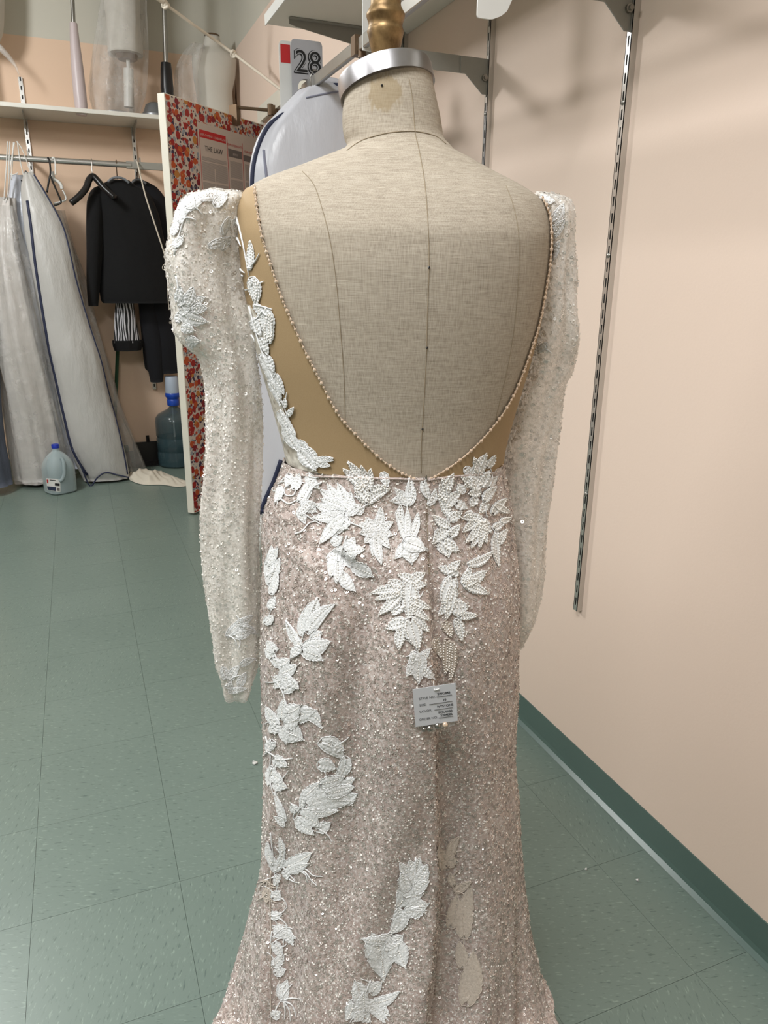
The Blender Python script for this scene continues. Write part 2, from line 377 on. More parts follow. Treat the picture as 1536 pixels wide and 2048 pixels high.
b = MB()                                                          # cove base with a toe
for y0, y1 in ((-3, DY0-.08), (DY1+.08, YB)):
    prof = [(XW, .088), (XW-.003, .088), (XW-.0035, .02), (XW-.006, .009), (XW-.016, .001), (XW, .001)]
    b.prism([(p[0], p[1]) for p in prof], lambda a, c, t: (a, t, c), y0, y1-y0)
struct(b, 'baseboard_right', M_BASE)
b = MB(); b.box(((XW-4.5)/2, YB-.004, .045), (XW+4.5-.03, .008, .088)); struct(b, 'baseboard_back', M_BASE)
b = MB(); b.box((XW-.008, DY0-.035, DZ/2), (.02, .07, DZ)); b.box((XW-.008, DY1+.035, DZ/2), (.02, .07, DZ)); b.box((XW-.008, (DY0+DY1)/2, DZ+.04), (.02, DY1-DY0+.14, .08))
struct(b, 'trim_1', M_DOORW)
# ------------------------------------------------------------------ door, poster, closer
DD = np.array([math.sin(R(47.3)), math.cos(R(47.3)), 0]); DN = np.array([DD[1], -DD[0], 0]); D0 = onZ(382, 1030)
DW = (XW-.03-D0[0])/DD[0]; DH = 2.15; Zv = np.array([0, 0, 1.0])
def dp(s, z, t=0.0): return D0 + DD*s + DN*t + Zv*z             # along the door, up, out of its face
dang = math.atan2(DD[1], DD[0])
door = thing('door_1', 'open white door covered in red floral paper', 'door', dp(0, 0)); door['kind'] = 'structure'
b = MB(); c = dp(DW/2, DH/2+.012, .0); b.box(c, (DW, .044, DH), dang); b.build('door_leaf', M_DOORW, door, bevel=.002)
b = MB(); c = dp(DW/2, DH/2+.012, .0226); b.box(c, (DW-.012, .001, DH-.01), dang); b.build('floral_covering', M_FLORAL, door)
b = MB(); c = dp(.055, 1.05, .03); b.box(c, (.04, .01, .14), dang); b.tube([dp(.055, 1.07, .03), dp(.055, 1.07, .075), dp(.16, 1.07, .08)], .009)
b.tube([dp(.055, 1.07, -.024), dp(.055, 1.07, -.075), dp(.14, 1.07, -.08)], .009); b.tube([dp(.0, 1.07, -.03), dp(-.02, 1.075, -.03)], .008)
b.build('door_handle', M_STEEL, door, smooth=True)
cl = thing('door_closer', 'bronze door closer arm above the floral door', 'door closer', dp(.62, 2.16))
b = MB(); b.box(dp(.56, 2.16, .03), (.03, .05, .10), dang); b.build('bracket', M_CLAMP, cl)
b = MB(); b.tube([dp(.56, 2.20, .03), (XW-.03, 4.45, 2.185)], .0085); b.build('arm', M_CLAMP, cl, smooth=True)
b = MB(); b.box((XW-.02, 4.45, 2.185), (.04, .05, .045)); b.tube([(XW-.04, 4.45, 2.16), (XW-.04, 4.45, 2.215)], .016, 10); b.build('knuckle', M_CLAMP, cl)
po = thing('poster', 'labour law poster in columns pinned on the floral door', 'poster', dp(.24, 1.72, .025))
ps0, ps1, pz0, pz1 = .235, .775, 1.15, 2.075
def slab(mb, s0, s1, z0, z1, t, th=.0006): mb.box(dp((s0+s1)/2, (z0+z1)/2, t), (s1-s0, th, z1-z0), dang)
b = MB(); slab(b, ps0, ps1, pz0, pz1, .0242, .001); b.build('sheet', M_POSTER, po)
b = MB(); slab(b, .25, .474, 2.005, 2.042, .0252); b.build('header_band', M_RED, po)
b = MB()
for s in (.484, .625, .762, .247): slab(b, s, s+.003, 1.2, 2.03, .0252)
slab(b, .484, .762, 1.575, 1.582, .0252); b.build('column_rule', M_RED, po)
b = MB()
for s0, s1 in ((.258, .36), (.37, .476)):
    for z0, z1 in ((1.80, 1.885), (1.7, 1.79), (1.62, 1.69), (1.50, 1.61), (1.2, 1.49)): slab(b, s0, s1, z0, z1, .0252)
slab(b, .262, .47, 1.897, 1.915, .0252); slab(b, .262, .47, 1.865, 1.89, .0254)
for s0 in (.505, .645):
    for z0, z1 in ((1.84, 1.925), (1.765, 1.83), (1.70, 1.755), (1.635, 1.69), (1.2, 1.56)): slab(b, s0, s0+.11, z0, z1, .0252)
b.build('text_block', M_PRINT, po, kind='stuff')
for q in ((.492, .618, 1.945, 1.985), (.632, .756, 1.94, 1.972), (.492, .618, 1.592, 1.622), (.632, .756, 1.592, 1.622)):
    b = MB(); slab(b, *q, .0252); b.build('grey_heading', M_PGREY, po)
text('THE LAW', .036, frame(dp(.363, 1.945, .0262), DD, DN), M_INK, po, ax='CENTER')
for s, z, tx, mm in ((.363, 2.014, 'EMPLOYMENT & LABOR LAW', M_POSTER), (.555, 2.0, 'EMPLOYEE RIGHTS', M_RED), (.693, 1.985, 'FAIR NOTICE', M_RED), (.555, 1.955, '& PAY', M_POSTER)):
    text(tx, .0165, frame(dp(s, z, .0262), DD, DN), mm, po, ax='CENTER')
# ------------------------------------------------------------------ right wall: standards, shelf, rail
def standard(y, z0, z1, label, screws=()):
    t = thing('slotted_standard', label, 'shelf standard', (XW, y, z0), 'slotted standards on the right wall')
    b = MB(); dx, wy = .017, .0155
    for s in (-1, 1): b.box((XW-dx/2, y+s*(wy/2-.0008), (z0+z1)/2), (dx, .0016, z1-z0)); b.box((XW-dx+.0008, y+s*(wy/2-.0027), (z0+z1)/2), (.0016, .0054, z1-z0))
    z = z0; b.build('channel', M_CHROME, t)
    b = MB()
    while z < z1: b.box((XW-dx+.0008, y, z+.009), (.0015, .0052, min(.014, z1-z))); z += .0345
    b.build('slot_bridge', M_CHROME, t, kind='stuff')
    b = MB(); b.box((XW-.0035, y, (z0+z1)/2), (.004, wy-.004, z1-z0)); b.build('channel_shade', M_DARK, t)  # dark sheet painted as the shade seen through the slots
    for zs in screws:
        b = MB(); b.lathe([(.0055, -.0005), (.0055, .001), (.003, .0028)], (XW-dx, y, zs), 10, Matrix.Rotation(R(-90), 3, 'Y')); b.build('screw', M_STEEL, t, smooth=True)
    return t
for y, z0, lb, sc in ((1.455, .479, 'chrome slotted wall standard nearest the camera, ending above the baseboard', [onX(1247, 210, XW)[2], onX(1217, 512, XW)[2], onX(1176, 985, XW)[2]]),
                      (2.058, .5, 'chrome slotted wall standard rising behind the dress form shoulder', [1.75]), (2.66, .5, 'grey slotted wall standard seen beside the gold finial', [])):
    standard(y, z0, 2.9, lb, sc)
SZ = 2.10
sh = thing('wall_shelf', 'white laminate shelf high on the right wall above the rail', 'shelf', (XW, 1.5, SZ))
b = MB(); b.box(((.68+XW)/2, (2.75-1.2)/2, SZ+.011), (XW-.68-.002, 2.75+1.2, .022)); b.build('board', M_SHELF, sh, bevel=.0015)
b = MB(); b.box((.679, (2.75-1.2)/2, SZ+.012), (.004, 3.95, .032)); b.build('front_edge', M_WHITEP, sh)
for y in (1.455, 2.058, 2.66):
    b = MB(); b.prism([(XW-.018, SZ-.001), (.735, SZ-.001), (.735, SZ-.016), (.76, SZ-.022), (XW-.018, SZ-.078)], lambda a, c, t: (a, t, c), y-.002, .004); b.box(((XW+.735)/2-.01, y-.012, SZ-.002), (XW-.75, .02, .002)); b.build('bracket', M_GREYP, sh)
RX, RZ = .745, 1.872
hr = thing('hang_rail', 'flat steel hanging rail on grey arms beside the right wall', 'clothes rail', (RX, 2.0, RZ))
b = MB(); b.box((RX, (2.55-.9)/2, RZ), (.014, 2.55+.9, .032)); b.build('rail', M_STEEL, hr, bevel=.003)
for y in (1.455, 2.058):
    z = RZ-.005
    b = MB(); b.box(((RX+XW)/2-.005, y+.004, z), (XW-RX-.03, .004, .042)); b.build('arm', M_GREYP, hr)
    b = MB(); b.prism([(XW-.012, z+.02), (XW-.1, z+.02), (XW-.1, z-.02), (XW-.085, z-.022), (XW-.03, z-.068), (XW-.012, z-.068)], lambda a, c, t: (a, t, c), y-.001, .003); b.build('mount_plate', M_GREYP, hr)
    b = MB(); b.lathe([(.0085, 0), (.0085, .006), (.0055, .0065), (.0055, .012)], (XW-.026, y-.0015, z-.028), 12, Matrix.Rotation(R(90), 3, 'X')); b.build('bolt', M_STEEL, hr, smooth=True)
b = MB(); b.box((RX, 2.04, RZ+.0), (.03, .03, .045)); b.lathe([(.008, 0), (.008, .03)], (RX-.0, 2.02, RZ-.03), 10); b.build('clamp', M_CLAMP, hr)
def divider(y, x0, x1, z0, z1, label, m=M_CARD, rnd=.012, big=False, hole=True):
    t = thing('size_divider', label, 'size divider', ((x0+x1)/2, y, z0), 'size dividers on the right rail')
    b = MB(); n = 40; cx, cz = RX, RZ
    def edge(a):                                                  # rounded rectangle hit by a ray from the hole centre
        dx, dz = math.cos(a), math.sin(a); k = 1e9
        if dx > 1e-6: k = min(k, (x1-cx)/dx)
        if dx < -1e-6: k = min(k, (x0-cx)/dx)
        if dz > 1e-6: k = min(k, (z1-cz)/dz)
        if dz < -1e-6: k = min(k, (z0-cz)/dz)
        x, z = cx+dx*k, cz+dz*k; rr = rnd
        for (qx, qz, sx, sz) in ((x1-rr, z1-rr, 1, 1), (x0+rr, z1-rr, -1, 1), (x1-(.055 if big else rr), z0+(.055 if big else rr), 1, -1), (x0+rr, z0+rr, -1, -1)):
            r2 = .055 if (big and sx > 0 and sz < 0) else rr
            if (x-qx)*sx > 0 and (z-qz)*sz > 0:
                dd = math.hypot(x-qx, z-qz); x, z = qx+(x-qx)*r2/dd, qz+(z-qz)*r2/dd
        return x, z
    angs = sorted([2*math.pi*i/n for i in range(n)] + [math.atan2(zz-cz, xx-cx) % (2*math.pi) for xx in (x0, x1, x0+rnd, x1-rnd, x1-.05) for zz in (z0, z1, z0+rnd, z1-rnd)])
    rows = []
    for (yy, out) in ((y-.0015, 0), (y-.0015, 1), (y+.0015, 1), (y+.0015, 0)):
        rows.append([(edge(a)[0], yy, edge(a)[1]) if out else (cx+.026*math.cos(a), yy, cz+.026*math.sin(a)) for a in angs])
    b.grid(rows, closed_u=True, closed_v=True); b.build('card', m, t); return t
t = divider(2.52, .70, .80, 1.79, 2.005, 'grey size divider printed 28 around the rail end')
for dx, dz, mm, sz in ((.0, 0, M_INK, .082), (.0015, .0022, M_CARD, .066), (.0028, .0035, M_INK, .062)): pass
o = text('28', .088, frame((.708, 2.5178, 1.915), (1, 0, 0), (0, -1, 0)), M_INK, t, off=.0042)
o = text('28', .088, frame((.710, 2.5172, 1.9165), (1, 0, 0), (0, -1, 0)), M_CARD, t, off=.0022)
o = text('28', .088, frame((.7098, 2.5166, 1.9158), (1, 0, 0), (0, -1, 0)), M_INK, t, off=-.0005)
t = divider(2.535, .665, .78, 1.77, 2.0, 'white size divider with a red block behind the 28 card', M_WHITEP)
b = MB(); b.box((.685, 2.533, 1.965), (.03, .001, .05)); b.build('red_block', M_RED, t)
t = thing('size_divider', 'white upright size divider on the rail right behind the gold finial', 'size divider', (.76, 1.99, 1.85), 'size dividers on the right rail')
b = MB(); b.box((.772, 1.99, 1.965), (.07, .004, .23)); b.build('card', M_WHITEP, t, bevel=.0015)
b = MB(); b.box((.772, 1.9885, 2.07), (.05, .0015, .012)); b.build('rim_fold', M_WHITEP, t)
divider(1.34, .712, .787, 1.744, 2.05, 'pale rounded size divider nearest the camera on the rail', M_WHITEP, .004, True)
# ------------------------------------------------------------------ dress form
def rows_from(tab):                                               # (y, xL, xR, v, B) -> z, uc, v, A, B
    out = []
    for (y, l, r, v, B) in tab:
        pl, pr = onV(l, y, v), onV(r, y, v); a = (U(pr)-U(pl))/2
        out.append(((pl[2]+pr[2])/2, (U(pl)+U(pr))/2, v, a*math.sqrt(1-(B/(DF+v))**2), B))
    return out[::-1]                                              # bottom to top
def loft(rows, nz, nphi, ex=2.15, smooth=2):
    q = np.array(rows); z = np.linspace(q[0, 0], q[-1, 0], nz); C = [pch(q[:, 0], q[:, k], z) for k in range(1, 5)]
    ph = np.linspace(-math.pi, math.pi, nphi, endpoint=False); s, c = np.sin(ph), -np.cos(ph)
    s = np.sign(s)*np.abs(s)**(2/ex); c = np.sign(c)*np.abs(c)**(2/ex)
    uu = C[0][:, None]+C[2][:, None]*s; vv = C[1][:, None]+C[3][:, None]*c
    return uu, vv, np.repeat(z[:, None], nphi, 1), z, C
def toW(u, v, z): return u[..., None]*_r0 + (DF+v)[..., None]*FH + z[..., None]*np.array([0, 0, 1.0])
def bvh(mb): return BVHTree.FromPolygons([Vector(v) for v in mb.v], mb.f)
TORSO = [(140, 688, 866, .034, .052), (165, 685, 869, .034, .054), (190, 684, 873, .033, .056), (240, 684, 882, .032, .058), (278, 688, 888, .030, .060), (297, 694, 904, .028, .064), (319, 645, 942, .024, .073), (343, 583, 986, .020, .081), (365, 524, 1030, .016, .089),
         (381, 498, 1058, .013, .095), (400, 485, 1082, .010, .101), (430, 478, 1097, .006, .109), (480, 480, 1102, .0, .116), (540, 486, 1096, 0, .119), (600, 496, 1086, 0, .118), (660, 508, 1074, 0, .115), (720, 522, 1058, 0, .111), (780, 540, 1040, 0, .106), (840, 557, 1022, 0, .101),
         (900, 573, 1007, 0, .098), (945, 580, 1002, 0, .097), (990, 570, 1002, 0, .10), (1050, 552, 1008, 0, .112), (1150, 550, 1014, 0, .122), (1290, 552, 1010, 0, .125), (1330, 600, 960, 0, .10)]
trows = rows_from(TORSO)
uu, vv, zz, TZ, TC = loft(trows, 150, 96, 2.2)
AL, BE = math.tan(R(12.5)), math.tan(R(12))                       # the neck is cut on a slant, low at the front
_z0 = onV(780, 262, .03)[2]; _w = np.clip((zz-_z0)/(zz.max()-_z0), 0, 1)**1.3
zz = zz + _w*(AL*(uu-TC[0][:, None]) - BE*(vv-TC[1][:, None]) - .011)
form = thing('dress_form', 'linen dress form with aluminium neck cap and gold finial', 'dress form', loc2w(.02, 0, 0))
tb = MB(); sc_ = 1-.06*_w; P = toW(TC[0][:, None]+(uu-TC[0][:, None])*sc_, TC[1][:, None]+(vv-TC[1][:, None])*sc_, zz); tb.grid(P, closed_u=True); tb.cap(range(96)); tb.cap([149*96+i for i in range(96)])
tb.build('torso', M_LINEN, form, smooth='all')
BT = bvh(tb)
def hit(B, x, y, off=0.0, far=3.0):
    d = Vector(ray(x, y)).normalized(); l, n, i, dist = B.ray_cast(Vector(CO), d, far)
    if l is None: return None
    if n.dot(d) > 0: n = -n
    return l + n*off, n
def torso_phi(p):                                                # angle round the form and height of a point
    q = [float(pch(np.array([r[0] for r in trows]), np.array([r[k] for r in trows]), p[2])) for k in (1, 2, 3, 4)]
    u = float(np.array(p)@_r0)-q[0]; v = float(np.array(p)@FH)-DF-q[1]
    f = lambda t: math.copysign(abs(t)**(2.2/2), t)
    return math.atan2(f(u/q[2]), -f(v/q[3]))
def torso_pt(ph, z, off=0.0):
    q = [float(pch(np.array([r[0] for r in trows]), np.array([r[k] for r in trows]), z)) for k in (1, 2, 3, 4)]
    s, c = math.sin(ph), -math.cos(ph); g = lambda t: math.copysign(abs(t)**(2/2.2), t)
    return loc2w(q[0]+(q[2]+off)*g(s), q[1]+(q[3]+off)*g(c), z)
def seam(path, r=.0006, m=M_SEAM, name='seam', off=.0002):
    pts = [h[0] for h in (hit(BT, x, y, off) for x, y in smoothpts(path, 5)) if h]
    b = MB(); b.tube(pts, r, 5); return b.build(name, m, form, smooth='all')
seam([(818, 158), (825, 200), (830, 264), (838, 300), (850, 370), (856, 450), (858, 530), (855, 620), (853, 700), (848, 800), (843, 880), (842, 946)])
seam([(605, 343), (628, 370), (645, 420), (660, 480), (672, 560), (680, 650), (687, 740), (690, 820), (690, 890), (688, 946)], .0005)
seam([(1012, 372), (1026, 410), (1037, 470), (1036, 560), (1030, 640), (1018, 720), (1000, 800), (980, 880)], .0004)
seam([(694, 301), (715, 286), (740, 275), (783, 265), (830, 263), (870, 272), (892, 288)], .0007)
for x, y in ((858, 535), (854, 695), (845, 858), (764, 171)):
    h = hit(BT, x, y, .0005); b = MB(); b.ball(h[0], .0014); b.build('pin', M_BLACKP, form)
# neck cap: tilted ring closed on top
pc = onV(772, 158, .034); uc, zc = U(pc), pc[2]; RR = .0
al = math.atan(.205); Mt = Matrix.Rotation(PHI*-1, 3, 'Z') @ Matrix.Rotation(-math.atan(BE), 3, 'X') @ Matrix.Rotation(-math.atan(AL), 3, 'Y')
rr = (U(onV(868, 150, .034))-U(onV(680, 150, .034)))/2*1.01
b = MB(); b.lathe([(rr*1.0, -.0095), (rr*1.02, -.010), (rr*1.012, .008), (rr*1.0, .0105), (rr*.96, .0115), (rr*.3, .0125)], loc2w(uc, .034, zc-.005), 48, Mt); b.build('neck_cap', M_ALU, form, smooth=True)
fz = zc+.006; k = .855/1480
prof = [(.012, -.004), (.0125, .008), (.0145, .016), (.0185, .03), (.0195, .036), (.0215, .043), (.0205, .046), (.0195, .049), (.0203, .053), (.0222, .058), (.0224, .061), (.0195, .066), (.0175, .070), (.0172, .08), (.0185, .092), (.021, .1), (.02, .108), (.013, .118), (.0105, .124), (.014, .130), (.0155, .14), (.011, .15), (.003, .154)]
b = MB(); b.lathe([(r*1.02, z) for r, z in prof], loc2w(uc-.001, .034, fz), 32); b.build('finial', M_GOLD, form, smooth=True)
b = MB(); b.tube([loc2w(.02, 0, .05), loc2w(.02, 0, trows[0][0]+.02)], .016, 12); b.build('stand_pole', M_GREYP, form, smooth=True)
b = MB(); b.lathe([(.16, 0.0), (.16, .015), (.05, .04), (.02, .06)], loc2w(.02, 0, .001), 28); b.build('stand_base', M_GREYP, form, smooth=True)
# ------------------------------------------------------------------ gown
DRESS = [(917, 574, 1008, 0, .1005), (935, 570, 1009, 0, .102), (955, 560, 1012, 0, .104), (985, 545, 1017, 0, .109), (1010, 534, 1021, 0, .115), (1043, 526, 1027, -.002, .122), (1100, 526, 1033, -.005, .134), (1150, 525, 1037, -.008, .141), (1210, 523, 1038, -.01, .147), (1300, 522, 1037, -.01, .15), (1400, 525, 1034, -.008, .15),
         (1460, 527, 1031, -.006, .15), (1520, 527, 1031, -.004, .15), (1560, 527, 1036, -.003, .152), (1600, 527, 1040, -.002, .154), (1660, 527, 1045, 0, .158), (1700, 525, 1048, 0, .163), (1750, 517, 1052, 0, .17), (1800, 505, 1058, 0, .178), (1850, 492, 1065, 0, .19),
         (1900, 480, 1078, 0, .20), (1950, 467, 1088, -.02, .195), (2000, 452, 1100, -.05, .195), (2040, 436, 1124, -.08, .195), (2070, 418, 1142, -.10, .20), (2093, 400, 1160, -.12, .21)]
drows = rows_from(DRESS)
if drows[0][0] < .003: drows[0] = (.003,)+drows[0][1:]
NZ, NP = 300, 220
uu, vv, zz, DZv, DC = loft(drows, NZ, NP, 2.15)
tmp = MB(); tmp.grid(toW(uu, vv, zz), closed_u=True); B0 = bvh(tmp)
def uz(path):
    out = []
    for x, y in smoothpts(path, 4):
        h = hit(B0, x, y)
        if h: out.append((float(np.array(h[0])@_r0), h[0][2]))
    return np.array(out)
back = vv < DC[1][:, None]
du = np.zeros_like(uu)
def fold(path, wl_, wr_, amp0, amp1=None, ease=.08):               # soft ridge (or groove) along a line on the skirt
    global du
    q = uz(path)[::-1]
    if len(q) < 2: return
    zc_ = np.clip(zz, q[0, 1], q[-1, 1]); t = (zc_-q[0, 1])/(q[-1, 1]-q[0, 1]); uc_ = np.interp(zc_, q[:, 1], q[:, 0])
    d = uu-uc_; g = np.where(d < 0, np.exp(-(d/wl_)**2), np.exp(-(d/wr_)**2)); amp = (amp1 if amp1 is not None else amp0)*(1-t)+amp0*t
    over = np.maximum(q[0, 1]-zz, zz-q[-1, 1]); g = g*np.exp(-(np.maximum(over, 0)/ease)**2)
    du = du + 1.6*g*amp*back
fold([(852, 1120), (860, 1300), (862, 1450), (864, 1620), (864, 1750), (855, 1900), (838, 2040)], .05, .0035, .004, .020, .03)
fold([(868, 1120), (876, 1300), (880, 1450), (885, 1620), (890, 1750), (885, 1900), (872, 2040)], .004, .03, -.004, -.012, .03)
fold([(640, 1100), (690, 1130), (735, 1190), (728, 1300), (715, 1420), (705, 1560), (690, 1700)], .025, .03, -.009, -.004)
fold([(700, 1085), (765, 1180), (790, 1300), (790, 1450), (785, 1600), (760, 1750), (720, 1900), (690, 2040)], .03, .03, .006, .012)
fold([(590, 1040), (640, 1130), (660, 1230), (640, 1340)], .03, .02, .006, .003)
fold([(545, 1640), (541, 1760), (543, 1900), (540, 2040)], .012, .012, .006, .014, .05)
fold([(570, 1680), (572, 1800), (580, 1950), (590, 2045)], .02, .03, -.004, -.010, .05)
fold([(960, 1650), (958, 1800), (955, 1950), (948, 2040)], .035, .03, .003, .010, .05)
fold([(918, 1640), (922, 1800), (918, 1950), (912, 2040)], .02, .02, -.004, -.010, .05)
fold([(1040, 1700), (1043, 1850), (1050, 2040)], .012, .012, -.002, -.012, .05)
fold([(640, 1750), (630, 1900), (625, 2040)], .03, .03, .002, .010, .05)
fold([(849, 952), (852, 1000), (857, 1150), (862, 1340)], .0022, .0022, -.0035, -.002, .01)
ph = np.linspace(-math.pi, math.pi, NP, endpoint=False)
low = np.clip((.75-zz)/.75, 0, 1)**1.5
du += low*.016*np.sin(9*ph[None, :]+1.3+2*low)*(~back)
du += .0016*np.sin(ph*23+zz*9)*np.sin(zz*31+ph*3)
hem = np.clip((.05-zz)/.05, 0, 1); du += hem*.008*np.sin(13*ph[None, :])
nx, ny = np.sin(ph)[None, :], -np.cos(ph)[None, :]
P = toW(uu+nx*du, vv+ny*du, zz)
dress = thing('wedding_gown', 'blush sequinned lace gown worn by the linen dress form', 'dress', loc2w(.02, 0, 0))
db = MB(); db.grid(P, closed_u=True); db.build('skirt', M_DRESS, dress, smooth='all'); BD = bvh(db)
both = MB(); both.v = tb.v+db.v; both.f = tb.f+[tuple(i+len(tb.v) for i in f) for f in db.f]; BB = bvh(both)
SLL = [(380, 425, 468, 0, .014), (386, 385, 492, 0, .026), (396, 364, 496, 0, .040), (430, 351, 482, 0, .055), (470, 344, 474, 0, .058), (515, 340, 476, 0, .058), (560, 342, 484, 0, .055), (610, 348, 492, 0, .052), (660, 358, 500, 0, .048), (690, 380, 504, 0, .044), (718, 409, 508, 0, .04),
       (779, 420, 515, 0, .036), (870, 418, 516, 0, .034), (945, 414, 515, 0, .033), (1038, 409, 513, 0, .033), (1144, 414, 516, 0, .032), (1223, 421, 521, 0, .03), (1302, 432, 516, 0, .027), (1355, 446, 508, 0, .023), (1385, 455, 497, 0, .02), (1394, 462, 490, 0, .016)]
SLR = [(386, 1070, 1092, .02, .014), (393, 1066, 1120, .02, .026), (402, 1070, 1135, .02, .036), (433, 1085, 1141, .022, .042), (495, 1094, 1134, .026, .040), (547, 1084, 1139, .03, .042), (630, 1062, 1147, .036, .045), (681, 1045, 1150, .042, .045), (738, 1032, 1140, .05, .04), (769, 1022, 1124, .05, .036),
       (826, 1005, 1115, .055, .034), (888, 992, 1107, .055, .033), (961, 985, 1099, .055, .032), (1064, 995, 1089, .055, .03), (1168, 1005, 1081, .055, .028), (1230, 1012, 1069, .055, .025), (1261, 1015, 1058, .055, .02), (1290, 1022, 1042, .055, .014)]
def sleeve(tab, seed, lab):
    q = rows_from(tab); u, v, z, Zs, C = loft(q, 150, 56, 2.1); ph = np.linspace(-math.pi, math.pi, 56, endpoint=False)
    d = .0045*np.sin(ph*4+z*6+seed)+.002*np.sin(ph*7-z*17+seed*2)+.0022*np.sin(z*55+ph*2+seed)*np.clip((z-1.18)/.1, 0, 1) + .0015*np.sin(z*70+3*ph)*np.clip((.85-z)/.1, 0, 1)
    P = toW(u+np.sin(ph)[None, :]*d, v-np.cos(ph)[None, :]*d, z); b = MB(); o = b.grid(P, closed_u=True); b.cap([149*56+i for i in range(56)])
    ob = b.build('sleeve', M_SLEEVE, dress, smooth='all', label=lab); return ob, b, bvh(b)
sl, slb, BSL = sleeve(SLL, 0.4, 'left hand sleeve with puffed lace shoulder'); sr, srb, BSR = sleeve(SLR, 2.0, 'right hand sleeve hanging before the wall')
# straps, illusion mesh, lace side
BEADL = [(512, 372), (518, 420), (527, 470), (545, 530), (565, 590), (590, 650), (615, 705), (645, 765), (680, 830), (720, 875), (760, 915), (800, 943), (828, 956)]
BEADR = [(1080, 396), (1094, 430), (1098, 470), (1096, 520), (1089, 570), (1076, 640), (1061, 690), (1038, 755), (1012, 810), (975, 862), (930, 908), (890, 938), (858, 957)]
def strap(path, lab):
    pts = [h[0] for h in (hit(BT, x, y, .0032) for x, y in smoothpts(path, 14)) if h]
    b = MB(); acc = 0; last = pts[0]; b.tube(pts[::2], .0006, 4); k = 0
    for p in pts:
        acc += (p-last).length; last = p
        if acc > .0050: acc = 0; k += 1; b.ball(p + Vector((0, 0, random.uniform(-.0006, .0006))), 0.0017 if k % 3 else .0024, 6, 4)
    b.build('beaded_strap', M_CRYSTAL, dress, kind='stuff', label=lab)
strap(BEADL, 'left strap of crystal beads'); strap(BEADR, 'right strap of crystal beads')
def panel(path, side, y1, name, m, off, inner=None, lab=None, end=1.9):
    pts = [h[0] for h in (hit(BT, x, y) for x, y in smoothpts(path, 6)) if h]; rows = []
    for p in pts:
        a = torso_phi(p); e = side*end
        rows.append([torso_pt(a+(e-a)*t, p[2], off) for t in np.linspace(0, 1, 26)])
    b = MB(); b.grid(rows); o = b.build(name, m, dress, smooth='all')
    if lab: o['label'] = lab
    return b
p1_ = panel(BEADL, -1, 950, 'illusion_panel', M_NUDE, .0018, lab='nude mesh at left of the open back'); p2_ = panel(BEADR, 1, 950, 'illusion_panel', M_NUDE, .0018, lab='nude mesh at right of the open back')
nb = panel([(506, 610), (528, 650), (540, 700), (556, 760), (572, 820), (588, 870), (604, 905), (640, 945)], -1, 950, 'lace_side', M_NET, .0032)
def join(*ms):
    v, f = [], []
    for m_ in ms: f += [tuple(i+len(v) for i in q) for q in m_.f]; v = v+m_.v
    return BVHTree.FromPolygons([Vector(p) for p in v], f)
BB = join(tb, db, p1_, p2_, nb)
pts = [hit(BB, x, y, .0008)[0] for x, y in smoothpts([(600, 951), (650, 953), (720, 956), (800, 958), (847, 960)], 4)]
b = MB(); b.tube(pts, .0016, 6); b.build('waist_binding', M_DRESS, dress, smooth='all')
pts = [hit(BB, x, y, .0008)[0] for x, y in smoothpts([(856, 960), (900, 954), (945, 950), (990, 946)], 4)]
b = MB(); b.tube(pts, .0016, 6); b.build('waist_binding', M_DRESS, dress, smooth='all')
b = MB(); b.tube([hit(BD, x, y, .0003)[0] for x, y in smoothpts([(851, 964), (853, 1010), (856, 1090), (858, 1150)], 5)], .0005, 5); b.build('zipper', M_SEAM, dress)
b = MB(); h = hit(BB, 850, 963, .002)[0]; b.tube([h+Vector((0, 0, .004)), h+Vector((.001, 0, .008)), h+Vector((.002, 0, .003)), h], .0007, 5); b.build('hook_and_eye', M_STEEL, dress)
